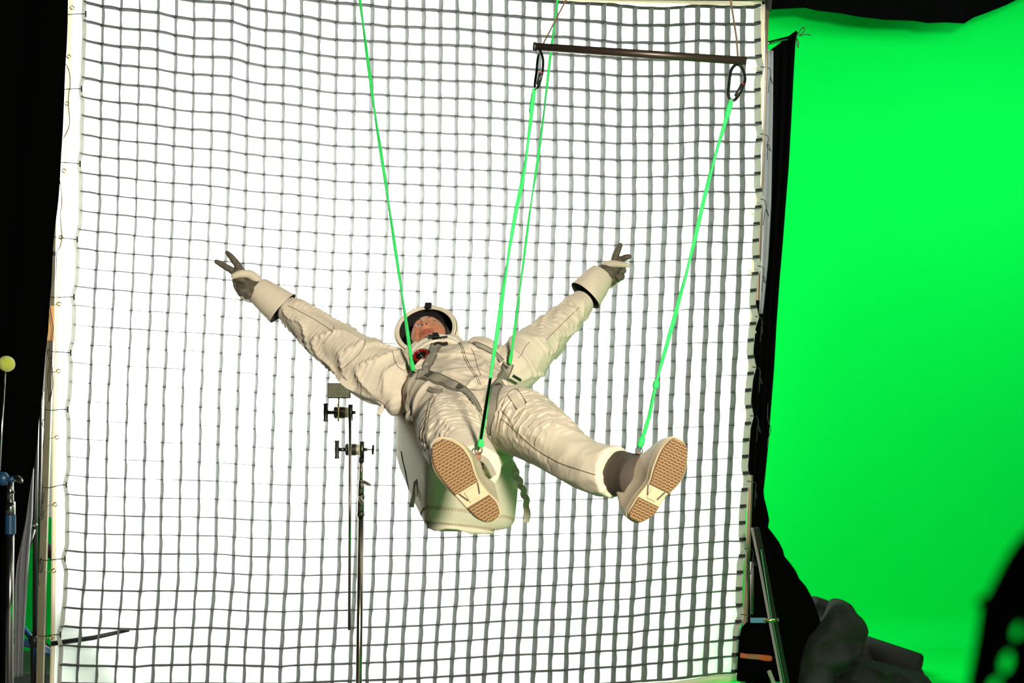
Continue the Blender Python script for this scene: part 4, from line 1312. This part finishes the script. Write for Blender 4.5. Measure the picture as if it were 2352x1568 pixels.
def skin_col(x, y):
    ym = -0.062 + 10.0 * x * x
    base = np.array([0.50, 0.235, 0.125])
    lip = min(1.0, gs(x, y, 0, ym + 0.006, 0.033, 0.0065) + gs(x, y, 0, ym - 0.007, 0.029, 0.0070))
    base = base * (1 - lip) + np.array([0.36, 0.085, 0.06]) * lip
    line = math.exp(-(x / 0.031) ** 6) * math.exp(-((y - ym) / 0.0014) ** 2)
    base = base * (1 - 0.85 * line)
    rosy = gs(x, y, 0.042, -0.022, 0.02, 0.02) + gs(x, y, -0.042, -0.022, 0.02, 0.02) + gs(x, y, 0, -0.034, 0.012, 0.012)
    base = base * (1 - np.array([0.0, 0.22, 0.25]) * min(1, rosy))
    stub = gs(x, y, 0, -0.085, 0.05, 0.028)
    base = base * (1 - 0.16 * stub)
    return base


nu_, nv_ = 120, 90
vv, cols_, ff = [], [], []
for j in range(nv_ + 1):
    th = math.pi * j / nv_
    for i in range(nu_):
        ph = 2 * math.pi * i / nu_
        x = math.sin(th) * math.sin(ph); z = math.sin(th) * math.cos(ph); y = math.cos(th)
        X = 0.0745 * math.copysign(abs(x) ** 0.9, x); Y = 0.112 * y; Z = 0.092 * math.copysign(abs(z) ** 0.88, z)
        if Y < -0.01:
            k = min(1, (-Y - 0.01) / 0.10)
            X *= 1 - 0.30 * k ** 1.6
        if z > 0:
            fw = min(1.0, z * 2.2) 
            Z += face_z(X, Y) * fw
            c = skin_col(X, Y)
        else:
            c = np.array([0.50, 0.25, 0.14])
        vv.append(hw_(X, Y, Z)); cols_.append(tuple(c) + (1,))
for j in range(nv_):
    for i in range(nu_):
        k = (i + 1) % nu_
        ff.append((j * nu_ + i, j * nu_ + k, (j + 1) * nu_ + k, (j + 1) * nu_ + i))
SKIN = bpy.data.materials.new('skin')
SKIN.use_nodes = True
b = SKIN.node_tree.nodes['Principled BSDF']
at = SKIN.node_tree.nodes.new('ShaderNodeVertexColor'); at.layer_name = 'tone'
SKIN.node_tree.links.new(at.outputs['Color'], b.inputs['Base Color'])
b.inputs['Roughness'].default_value = 0.6
b.inputs['Specular IOR Level'].default_value = 0.2
b.inputs['Subsurface Weight'].default_value = 0.15
b.inputs['Subsurface Radius'].default_value = (0.01, 0.004, 0.002)
b.inputs['Subsurface Scale'].default_value = 0.5
head = Geo().add(vv, ff).build('head', SKIN, man, smooth=True)
ca = head.data.color_attributes.new('tone', 'FLOAT_COLOR', 'POINT')
for i, c in enumerate(cols_): ca.data[i].color = c
SCLERA = mat('eye_white', (0.72, 0.68, 0.62), 0.2, coat=0.5)
IRIS = mat('iris_dark', (0.03, 0.022, 0.018), 0.2, coat=0.5)
HAIR = mat('brown_hair', (0.10, 0.045, 0.022), 0.8)
for s in (-1, 1):
    ez = 0.0745
    eye = Geo().sphere(hw_(s * 0.031, 0.0195, ez), HR * 0.0125, HU * 0.0095, HF * 0.0105, 20, 12).build('eye', SCLERA, head, smooth=True)
    Geo().sphere(hw_(s * 0.031 + 0.002, 0.0170, ez + 0.0065), HR * 0.0058, HU * 0.0056, HF * 0.0046, 14, 8).build('iris', IRIS, head, smooth=True)
    # lids
    for sy, r in ((0.0085, 0.0032), (-0.0085, 0.0026)):
        pp = []
        for k in range(9):
            t = -1 + 2 * k / 8
            pp.append(hw_(s * 0.031 + t * 0.0155, 0.0195 + sy * (1 - t * t) - 0.001, ez + 0.0088 * (1 - 0.75 * t * t)))
        Geo().tube(pp, [r * 0.6] + [r] * 7 + [r * 0.6], 8).build('eyelid', mat('lid_skin', (0.38, 0.16, 0.085), 0.7), head, smooth=True)
    pp = []
    for k in range(9):
        t = k / 8
        x = s * (0.013 + 0.036 * t); y = 0.039 + 0.008 * math.sin(t * 2.4) - 0.003 * t
        zz = 0.092 * math.sqrt(max(0.05, 1 - (x / 0.076) ** 2 - (y / 0.112) ** 2)) ** 0.9 + face_z(x, y) + 0.001
        pp.append(hw_(x, y, zz))
    Geo().tube(pp, [0.0022, 0.0032, 0.0036, 0.0036, 0.0034, 0.003, 0.0026, 0.002, 0.0012], 6, flat=0.8).build('eyebrow', HAIR, head, smooth=True)
    Geo().sphere(hw_(s * 0.0078, -0.0425, 0.1075), HR * 0.0028, HU * 0.0022, HF * 0.0050, 10, 6).build('nostril', mat('nostril_dark', (0.06, 0.015, 0.01), 0.8), head, smooth=True)
Geo().tube([H0 - HU * 0.07 - HF * 0.012, NC + (H0 - NC) * 0.1 - BU * 0.04], 0.055, 20).build('neck', SKIN, head, smooth=True)
nk = bpy.data.objects[[o.name for o in head.children if o.name.startswith('neck')][0]]
nk.data.materials.clear(); nk.data.materials.append(mat('neck_skin', (0.55, 0.29, 0.18), 0.5))
# dark hood that frames the face
vv, ff = [], []
nu2, nv2 = 72, 54
keep = []
for j in range(nv2 + 1):
    th = math.pi * j / nv2
    for i in range(nu2):
        ph = 2 * math.pi * i / nu2
        x = math.sin(th) * math.sin(ph); z = math.sin(th) * math.cos(ph); y = math.cos(th)
        X = 0.084 * x; Y = 0.121 * y; Z = 0.104 * z - 0.003
        if Y < -0.01: X *= 1 - 0.22 * min(1, (-Y - 0.01) / 0.10) ** 1.6
        vv.append(hw_(X, Y, Z))
        keep.append(not (z > 0.05 and (x / 0.84) ** 2 + ((y + 0.06) / 0.90) ** 2 < 1))
for j in range(nv2):
    for i in range(nu2):
        k = (i + 1) % nu2
        q = (j * nu2 + i, j * nu2 + k, (j + 1) * nu2 + k, (j + 1) * nu2 + i)
        if all(keep[a] for a in q): ff.append(q)
Geo().add(vv, ff).build('hood', HOOD, man, smooth=True, solid=0.004)

# helmet --------------------------------------------------------------
HC = P(983, 775, 4.33)
no = Vector((-0.10, -0.80, 0.59)).normalized()
na = no.orthogonal().normalized(); nb = no.cross(na)
RH = 0.134


def shell(R, t0, t1, nseg, m, name):
    rings = []
    for k in range(nseg + 1):
        t = t0 + (t1 - t0) * k / nseg
        rings.append(circle(HC + no * R * math.cos(t), na, nb, max(0.0005, R * math.sin(t)), 56))
    return Geo().rings(rings, cap=False)


T0 = math.radians(66)
hel = shell(RH, T0, math.pi, 24, None, '').build('helmet_shell', SHELL, man, smooth=True)
shell(RH - 0.007, T0, math.pi, 24, None, '').build('helmet_liner', LINING, hel, smooth=True)
for (R, t, rr, m, nm) in ((RH - 0.002, T0, 0.0062, SHELL, 'helmet_rim'), (RH + 0.004, T0 + 0.075, 0.0045, SHELL, 'helmet_bead'), (RH + 0.0018, T0 + 0.040, 0.0026, EDGING, 'helmet_groove'), (RH - 0.008, T0 - 0.02, 0.0045, SHELL, 'helmet_lip')):
    cc = circle(HC + no * R * math.cos(t), na, nb, R * math.sin(t), 64)
    Geo().tube(cc + [cc[0]], rr, 8, cap=False).build(nm, m, hel, smooth=True)
upn = (UP - no * UP.dot(no)).normalized(); rgt = no.cross(upn).normalized()
ck = HC + no * RH * math.cos(T0) + (upn * math.cos(0.03) - XR * 0.03).normalized() * RH * math.sin(T0)
Geo().box(ck + no * 0.001, XR * 0.0145, upn * 0.013, no * 0.013).build('visor_latch', BLACKP, hel, bevel=0.003)

# gloves ----------------------------------------------------------------
def glove(name_label, dz, wrist, palm, fingers, thumb, cuff, back):
    """all positions in pixels with small depth offsets; dz = base depth"""
    Z = lambda p: P(p[0], p[1], dz + (p[2] if len(p) > 2 else 0))
    k = dz / F
    g = Geo()
    for pts, rad in palm:
        g.tube(smooth_path([Z(p) for p in pts], 4), list(np.interp(np.linspace(0, len(rad) - 1, (len(pts) - 1) * 4 + 1), range(len(rad)), [r * k for r in rad])), 16, round_ends=True)
    for pts, rad in fingers:
        g.tube(smooth_path([Z(p) for p in pts], 4), list(np.interp(np.linspace(0, len(rad) - 1, (len(pts) - 1) * 4 + 1), range(len(rad)), [r * k for r in rad])), 14, round_ends=True)
    me = remeshed(g, 0.0021, 3, 0.5)
    Vh, Nh = mesh_np(me)
    dd = np.array([0.0010 * ridged(p[0] * 90, p[1] * 60, p[2] * 90) for p in Vh])
    me.vertices.foreach_set('co', (Vh + Nh * dd[:, None]).ravel()); me.update()
    hand = finish_mesh(me, 'glove_hand', OLIVE, man)
    hand['label'] = name_label
    g = Geo()
    for pts, rad in thumb:
        g.tube(smooth_path([Z(p) for p in pts], 4), list(np.interp(np.linspace(0, len(rad) - 1, (len(pts) - 1) * 4 + 1), range(len(rad)), [r * k for r in rad])), 14, round_ends=True)
    finish_mesh(remeshed(g, 0.0021, 3, 0.5), 'glove_thumb', CANVAS, hand)
    g = Geo()
    for pts, rad in back:
        g.tube(smooth_path([Z(p) for p in pts], 4), list(np.interp(np.linspace(0, len(rad) - 1, (len(pts) - 1) * 4 + 1), range(len(rad)), [r * k for r in rad])), 14, round_ends=True)
    finish_mesh(remeshed(g, 0.0024, 3, 0.5), 'glove_back', CANVAS, hand)
    # flared gauntlet: open tube with dark lining
    (x0, y0, z0, r0), (x1, y1, z1, r1), tilt = cuff
    A, B = P(x0, y0, dz + z0), P(x1, y1, dz + z1)
    ax = (B - A).normalized()
    u1 = (YF - ax * YF.dot(ax)).normalized(); w1 = ax.cross(u1)
    for nm, inset, m in (('gauntlet', 0.0, CANVAS), ('gauntlet_lining', 0.0022, LINING)):
        rings = []
        for q in range(15):
            t = q / 14
            c = A + (B - A) * t
            r = (r0 + (r1 - r0) * (t ** 0.75)) * k - inset
            ring = []
            for i in range(40):
                a = 2 * math.pi * i / 40
                fold = 0.0022 * ridged(t * 3.0, math.cos(a) * 1.3 + z0 * 40, math.sin(a) * 1.3) * (0.3 + t)
                skew = ax * (math.sin(a) * r * tilt * t)
                ring.append(c + (u1 * math.cos(a) * 0.86 + w1 * math.sin(a)) * (r + fold) + skew)
            rings.append(ring)
        Geo().rings(rings, cap=False).build(nm, m, hand, smooth=True)
    cc = [p for p in rings[-1]]
    return hand


glove('olive gloved hand making a V sign, cream gauntlet, at left', 4.26,
      (584, 662),
      [([(590, 668, 0.0), (572, 660, 0.0), (556, 650, 0.0)], [26, 25, 19]), ([(585, 652, 0.01), (560, 636, 0.01), (545, 626, 0.01)], [17, 15, 11])],
      [([(556, 626, 0.01), (545, 608, 0.005), (532, 591, 0.0), (522, 580, 0.0)], [9.5, 8.5, 7.2, 4.6]),
       ([(548, 632, 0.012), (531, 620, 0.01), (512, 609, 0.005), (498, 601, 0.0)], [9.0, 8.2, 7.0, 5.6]),
       ([(548, 648, 0.0), (542, 644, -0.028), (550, 640, -0.044), (560, 645, -0.040)], [9, 8.8, 8.2, 7]),
       ([(556, 662, 0.0), (549, 664, -0.026), (556, 668, -0.040), (566, 666, -0.036)], [9, 8.6, 8.0, 7]),
       ([(580, 672, -0.02), (572, 676, -0.030)], [12, 9])],
      [([(590, 642, -0.012), (574, 630, -0.030), (552, 629, -0.052), (537, 634, -0.056)], [11.5, 10.5, 9, 7])],
      ((590, 663, 0.0, 29), (650, 709, 0.0, 42), 0.06),
      [([(543, 640, 0.016), (545, 655, 0.018), (556, 672, 0.016), (572, 684, 0.012), (590, 682, 0.012)], [8, 10, 11, 11, 12])])
glove('olive gloved hand making a V sign, cream gauntlet, at right', 4.50,
      (1387, 627),
      [([(1390, 628, 0.0), (1402, 624, 0.0), (1414, 612, 0.0)], [24, 23, 16]), ([(1398, 645, 0.0), (1406, 640, 0.0), (1416, 630, 0.0)], [15, 15, 12])],
      [([(1410, 604, 0.005), (1413, 590, 0.0), (1419, 574, -0.005), (1425, 563, -0.005)], [9, 8.4, 7.6, 5.6]),
       ([(1418, 602, 0.008), (1428, 595, 0.0), (1438, 591, -0.012), (1445, 589, -0.018)], [8.5, 7.6, 7.0, 5.6]),
       ([(1416, 618, 0.0), (1428, 617, -0.024), (1432, 622, -0.034), (1426, 625, -0.036)], [8, 7.4, 7, 6]),
       ([(1418, 630, 0.0), (1428, 634, -0.022), (1425, 638, -0.032), (1418, 634, -0.034)], [8, 7.2, 7, 6])],
      [([(1392, 611, -0.010), (1406, 606, -0.026), (1424, 607, -0.044), (1442, 609, -0.058)], [11.5, 9.2, 7.2, 5.8])],
      ((1384, 629, 0.0, 29), (1344, 679, -0.03, 41), 0.06),
      [([(1428, 612, 0.016), (1428, 628, 0.018), (1416, 645, 0.016), (1402, 654, 0.010)], [6, 7, 8, 9])])


# boots -------------------------------------------------------------------
def boot(outline, cpx, d, nrm, ankle, toe, heel, label, ground_rows):
    C = P(cpx[0], cpx[1], d)
    nrm = Vector(nrm).normalized()

    def onpl(x, y):
        dr = P(x, y, 1.0) - EYEP
        t = (C - EYEP).dot(nrm) / dr.dot(nrm)
        return EYEP + dr * t
    T, Hh = onpl(*toe), onpl(*heel)
    Sx = (T - Hh).normalized(); W = nrm.cross(Sx).normalized()
    raw = [onpl(x, y) for x, y in outline]
    loop = smooth_path([raw[-1]] + raw + raw[:2], 3)[3:-6]
    sw = [((p - C).dot(Sx), (p - C).dot(W)) for p in loop]
    n = len(sw)
    smin = min(s for s, w in sw); smax = max(s for s, w in sw)
    at = lambda s, w, h: C + Sx * s + W * w - nrm * h
    # upper: lofted from the welt back to the ankle
    A = P(*ankle)
    rel = A - C
    hA = -rel.dot(nrm); sA = rel.dot(Sx); wA = rel.dot(W)
    rings = []
    steps = [(0.0, 1.0, 1.0, 0.0), (0.16, 1.02, 1.03, 0.02), (0.34, 0.99, 1.02, 0.12), (0.48, 0.90, 0.97, 0.30), (0.62, 0.74, 0.92, 0.55), (0.76, 0.60, 0.88, 0.78), (0.9, 0.50, 0.84, 0.93), (1.0, 0.36, 0.66, 1.0)]
    for (q, ks, kw, e) in steps:
        ring = []
        for s, w in sw:
            # ball of the ankle is rounder than the sole outline
            ring.append((s, w))
        r0 = [at(sA * e + s * ks, wA * e + w * kw, 0.018 + (hA - 0.018) * q) for s, w in ring]
        rings.append(r0)
    up = Geo().rings(rings).build('boot', BOOT, man, smooth=True)
    up['label'] = label
    # sole slab with a bevelled welt
    rr = []
    for (k, h) in ((0.93, 0.0), (0.985, 0.003), (1.0, 0.009), (1.0, 0.016), (1.03, 0.018), (1.03, 0.024), (0.96, 0.026)):
        rr.append([at(s * k, w * k, h) for s, w in sw])
    Geo().rings(rr).build('sole', SHANK, up, smooth=False)

    def ext(s):
        xs = []
        for k in range(n):
            (s0, w0), (s1, w1) = sw[k], sw[(k + 1) % n]
            if (s0 - s) * (s1 - s) <= 0 and s0 != s1:
                xs.append(w0 + (w1 - w0) * (s - s0) / (s1 - s0))
        return (min(xs), max(xs)) if len(xs) > 1 else None
    Ls = smax - smin
    fore = (smin + Ls * 0.43, smax - 0.004)
    heelr = (smin + 0.004, smin + Ls * 0.255)
    for (a, b, nm) in ((fore[0], fore[1], 'tread_pad'), (heelr[0], heelr[1], 'tread_pad')):
        ptsL, ptsR = [], []
        for k in range(15):
            s = a + (b - a) * k / 14
            e = ext(s)
            if e:
                m, h2 = (e[0] + e[1]) / 2, (e[1] - e[0]) / 2 * 0.90
                ptsL.append((s, m - h2)); ptsR.append((s, m + h2))
        lp_ = ptsL + ptsR[::-1]
        Geo().rings([[at(s, w, 0.0) for s, w in lp_], [at(s, w, -0.0045) for s, w in lp_]]).build(nm, PADC, up)
        # zigzag tread bars across the pad
        pitch = 0.0088
        s = a + 0.006
        row = 0
        while s < b - 0.003:
            e = ext(s)
            if e and e[1] - e[0] > 0.03:
                m, h2 = (e[0] + e[1]) / 2, (e[1] - e[0]) / 2 * 0.84
                nz = max(6, int(2 * h2 / 0.0062))
                g = Geo(); vs = []
                for k in range(nz + 1):
                    w = m - h2 + 2 * h2 * k / nz
                    ds = 0.0016 * (1 if (k + row) % 2 else -1)
                    vs.append((s + ds, w))
                rg = []
                for (s1, w1) in vs:
                    rg.append([at(s1 - 0.0028, w1, -0.004), at(s1 - 0.0016, w1, -0.0082), at(s1 + 0.0016, w1, -0.0082), at(s1 + 0.0028, w1, -0.004)])
                g.rings(rg).build('tread_bar', SOLE, up)
            s += pitch; row += 1
    # arch: raised shank block and recesses
    sm = smin + Ls * 0.345
    e = ext(sm)
    m, h2 = (e[0] + e[1]) / 2, (e[1] - e[0]) / 2
    Geo().box(at(sm, m, -0.0015), Sx * Ls * 0.062, W * h2 * 0.42, nrm * 0.003).build('shank_plate', SHANK, up, bevel=0.002)
    for sg in (-1, 1):
        Geo().box(at(sm + 0.006, m + sg * h2 * 0.62, -0.0008), Sx * Ls * 0.055 + W * sg * 0.006, W * 0.0022, nrm * 0.0012).build('shank_rib', EDGING, up)
    return up, C, Sx, W, nrm


outA = [(1016, 1007), (1000, 1015), (990, 1037), (991, 1060), (996, 1079), (1008, 1098), (1020, 1113), (1035, 1130), (1050, 1145), (1074, 1171), (1091, 1188), (1112, 1198), (1130, 1197), (1142, 1190), (1149, 1176), (1144, 1154), (1134, 1142), (1122, 1130), (1108, 1113), (1098, 1098), (1090, 1075), (1085, 1056), (1076, 1040), (1064, 1025), (1040, 1011)]
outB = [(1548, 1005), (1565, 1011), (1575, 1022), (1580, 1040), (1580, 1056), (1576, 1080), (1565, 1106), (1547, 1126), (1530, 1141), (1519, 1158), (1511, 1172), (1502, 1184), (1480, 1197), (1462, 1199), (1447, 1189), (1443, 1175), (1454, 1155), (1464, 1139), (1480, 1119), (1491, 1102), (1497, 1077), (1508, 1048), (1516, 1032), (1525, 1020), (1536, 1009)]
bootA = boot(outA, (1072, 1104), 2.97, (0.06, -1, -0.05), (1092, 1090, 3.15), (1018, 1012), (1128, 1192), 'cream boot pointing at the viewer, tan ribbed sole', 0)
bootB = boot(outB, (1512, 1102), 3.04, (0.10, -1, -0.02), (1452, 1098, 3.20), (1555, 1010), (1465, 1195), 'cream boot turned outward, tan ribbed sole', 0)
# gaiters between boot and trouser
Geo().tube(smooth_path([P(1406, 1084, 3.26), P(1428, 1088, 3.235), P(1448, 1094, 3.20), P(1468, 1098, 3.16)], 4), [0.072] * 4 + [0.071] * 4 + [0.068] * 5, 28).build('gaiter', GAITER, man, smooth=True)
Geo().tube(smooth_path([P(1074, 1070, 3.22), P(1086, 1084, 3.17), P(1094, 1092, 3.14)], 4), [0.056] * 5 + [0.046] * 4, 28).build('gaiter', GAITER, man, smooth=True)
# ankle rings on leather tabs, where the ropes hook in
LEATH = mat('brown_leather', (0.22, 0.10, 0.045), 0.6)
for (x, y, dd, tx, ty) in ((1099, 1033, 3.085, 1098, 1050), (1468, 1035, 3.20, 1466, 1050)):
    c = P(x, y, dd)
    cc = [c + XR * math.cos(a) * 0.0105 + UP * math.sin(a) * 0.0125 for a in [i * math.pi / 10 for i in range(21)]]
    Geo().tube(cc, 0.0022, 8, cap=False).build('ankle_ring', STEEL, man, smooth=True)
    Geo().box(P(tx, ty - 4, dd + 0.004), XR * 0.009, YF * 0.004, UP * 0.011).build('leather_tab', LEATH, man, bevel=0.002)
# dark strap round each ankle
Geo().ribbon(smooth_path([P(1080, 1058, 3.12), P(1096, 1050, 3.10), P(1112, 1056, 3.10), P(1124, 1072, 3.11), P(1134, 1092, 3.12)], 4), [Vector((0.3, -1, 0.4))] * 17, 0.02, 0.004).build('ankle_strap', WEBBING, man)
Geo().tube(smooth_path([P(1448, 1052, 3.19), P(1462, 1047, 3.185), P(1476, 1054, 3.17), P(1484, 1064, 3.16)], 4), 0.009, 8).build('ankle_strap', LINING, man, smooth=True)

# backpack -----------------------------------------------------------------
pk = thing('backpack', 'boxy cream backpack strapped under the astronaut, stitched bottom panel showing', 'backpack', P(1085, 1220, 3.95))
PB = P(1088, 1144, 3.93)
PKU = Vector((-0.38, 0.81, 0.48)).normalized(); PKR = Vector((0.93, 0.45, -0.04)); PKR = (PKR - PKU * PKR.dot(PKU)).normalized(); PKF = PKR.cross(PKU).normalized()
hwid, hth = 0.193, 0.160
rings = []
n = 56
prof = [(-0.014, 0.02), (-0.013, 0.45), (-0.011, 0.70), (-0.006, 0.86), (0.002, 0.94), (0.014, 0.985), (0.032, 1.0), (0.06, 1.0), (0.16, 0.98), (0.30, 0.95), (0.40, 0.91), (0.47, 0.86), (0.50, 0.78), (0.52, 0.55), (0.525, 0.02)]
for (h, k) in prof:
    ring = []
    for i in range(n):
        t = 2 * math.pi * i / n
        ex = 0.33
        cx = math.copysign(abs(math.cos(t)) ** ex, math.cos(t)); sy = math.copysign(abs(math.sin(t)) ** ex, math.sin(t))
        p = PB + PKU * h + PKR * hwid * cx * k + PKF * hth * sy * k
        p += PKR * (-0.030 * sy * k)
        p += (PKR * cx + PKF * sy) * 0.005 * noise.noise(p * 9) * k
        ring.append(p)
    rings.append(ring)
body = Geo().rings(rings).build('pack_body', CANVAS2, pk, smooth=True)
PKT = BVHTree.FromPolygons([Vector(v.co) for v in body.data.vertices], [tuple(p.vertices) for p in body.data.polygons])
STITCH = mat('tan_stitch', (0.42, 0.32, 0.16), 0.8)


def zig(pts, amp, nper=4):
    """zigzag stitch line along a pixel polyline on the pack"""
    pp = smooth_path([Vector((x, y, 0)) for x, y in pts], nper * 2)
    L = []
    for k, q in enumerate(pp):
        a, b = S(q.x, q.y, 0.001, PKT, None)
        if a is None: continue
        L.append(a + UP * amp * (1 if k % 2 else -1))
    Geo().tube(L, 0.0013, 4).build('stitching', STITCH, pk)


up_line = [(966, 1180), (972, 1168), (985, 1163), (1010, 1164), (1040, 1166), (1070, 1170), (1105, 1176), (1140, 1181), (1165, 1184), (1178, 1190), (1184, 1200)]
lo_line = [(963, 1180), (968, 1195), (985, 1200), (1010, 1203), (1040, 1206), (1070, 1209), (1100, 1212), (1130, 1216), (1155, 1222), (1172, 1220), (1184, 1204)]
zig(up_line, 0.003); zig([(x, y + 4) for x, y in up_line], 0.003)
zig(lo_line, 0.003); zig([(x, y - 4) for x, y in lo_line], 0.003)
# loose flap at the lower edge
rows = [(982, 1204), (1000, 1207), (1025, 1209), (1050, 1211), (1080, 1214), (1110, 1219), (1135, 1223)]
vv, ff = [], []
for k, (x, y) in enumerate(rows):
    a, _ = S(x, y - 6, 0.002, PKT, 3.80)
    q = a - UP * (0.020 + 0.008 * math.sin(k * 1.9)) - YF * (0.010 + 0.008 * math.sin(k * 1.1))
    vv += [a, (a + q) / 2 - YF * 0.006, q]
    if k:
        o_ = 3 * k
        ff += [(o_ - 3, o_ - 2, o_ + 1, o_), (o_ - 2, o_ - 1, o_ + 2, o_ + 1)]
Geo().add(vv, ff).build('bottom_flap', CANVAS2, pk, smooth=True, solid=0.004)
# webbing ladder on the right edge, crimped
lad = [(1146, 1060), (1160, 1057), (1172, 1062), (1178, 1074), (1186, 1082), (1186, 1094), (1195, 1104), (1194, 1114), (1203, 1124), (1202, 1136), (1210, 1146), (1208, 1162), (1212, 1180), (1208, 1198)]
pp = smooth_path([P(x, y, 3.93 + 0.01 * (k % 2)) for k, (x, y) in enumerate(lad)], 4)
Geo().ribbon(pp, [Vector((0.1, -1, 0.15 + 0.3 * math.sin(k * 0.8))) for k in range(len(pp))], 0.024, 0.004).build('webbing', CANVAS2, pk)
# side pocket zip, side toggle
seam_line([(922, 1036), (926, 1060), (932, 1085), (938, 1118), (939, 1125)], 0.0020, EDGING, PKT, pk)
seam_line([(950, 1120), (958, 1100), (958, 1140)], 0.0016, SEAM, PKT, pk)
a, nn = S(947, 1150, 0.004, PKT, 3.98)
Geo().tube([P(952, 1105, 3.96), P(950, 1140, 3.95), P(945, 1164, 3.94)], [0.004, 0.008, 0.010], 10).build('toggle', CANVAS2, pk, smooth=True)

# thin dark tube laid along the lower part of the rope to the near ankle
r3 = [o for o in col.objects if o.name.startswith('green_rope') and 'left carabiner' in str(o.get('label'))][0]
Geo().tube([P(1127, 868, 3.098), P(1112, 965, 3.088), P(1105, 1008, 3.082)], 0.0036, 8).build('dark_tube', BLACKC, r3, smooth=True)

# hip ropes -----------------------------------------------------------------
rope([P(818, -60, 3.98), P(828, 10, 3.98), P(857, 230, 3.98), P(890, 450, 3.98), P(918, 640, 3.97), P(932, 735, 3.97), P(941, 800, 3.965), P(948, 850, 3.96)],
     'green rope from above to the hip at left, passing the helmet', [(P(944, 826, 3.96), P(949, 852, 3.96), 0.0085)], 0.0056)
q, nn = S(1170, 838, 0.012, None, 4.0)
dq = q.y - 0.02
rope([P(1290, -60, dq), P(1281, 0, dq), P(1264, 130, dq), P(1243, 310, dq), P(1218, 480, dq), P(1200, 620, dq), P(1184, 740, dq), P(1172, 834, dq)],
     'green rope from above to the hip at right, crossing behind the bar', [(P(1174, 812, dq), P(1171, 836, dq), 0.0068)], 0.0046)

# ------------------------------------------------------------------ dark out-of-focus rig close to the lens
d = 0.46
rig = thing('camera_rig', 'black out-of-focus equipment edge with holes in the lower right corner', 'camera rig', P(2420, 1640, d))
outer = [(2440, 1150), (2390, 1205), (2352, 1244), (2322, 1288), (2296, 1338), (2276, 1378), (2264, 1410), (2258, 1450), (2250, 1500), (2238, 1560), (2222, 1660), (2520, 1660), (2520, 1150)]
holes = [(2337, 1450, 24, 27), (2312, 1521, 27, 34), (2284, 1575, 26, 26)]
bm = bmesh.new()
edges = []


def add_loop(pts):
    vs_ = [bm.verts.new(P(x, y, d)) for x, y in pts]
    for k in range(len(vs_)): edges.append(bm.edges.new((vs_[k], vs_[(k + 1) % len(vs_)])))


so = smooth_path([Vector((x, y, 0)) for x, y in outer[:11]], 4)
add_loop([(p.x, p.y) for p in so] + outer[11:])
for hx, hy, ra, rb_ in holes:
    add_loop([(hx + ra * math.cos(t), hy + rb_ * math.sin(t)) for t in [2 * math.pi * i / 24 for i in range(24)]])
bmesh.ops.triangle_fill(bm, use_beauty=True, edges=edges)
me = bpy.data.meshes.new('housing'); bm.to_mesh(me); bm.free()
me.materials.append(mat('matte_black', (0.0001, 0.0001, 0.0001), 1.0, spec=0.0))
o = bpy.data.objects.new('housing', me); col.objects.link(o); attach(o, rig)
sd_ = o.modifiers.new('solid', 'SOLIDIFY'); sd_.thickness = 0.012; sd_.offset = 0
Geo().sphere(P(2262, 1384, d), XR * 0.0035, YF * 0.0035, UP * 0.003, 12, 8).build('knob', mat('dark_brown_knob', (0.0006, 0.0003, 0.0002), 0.9, spec=0.0), rig, smooth=True)
Geo().tube([P(2440, 1640, d + 0.02), Vector((P(2440, 1640, d).x, d + 0.02, 0.0))], 0.02, 10).build('support_post', BLACKM, rig, smooth=True)
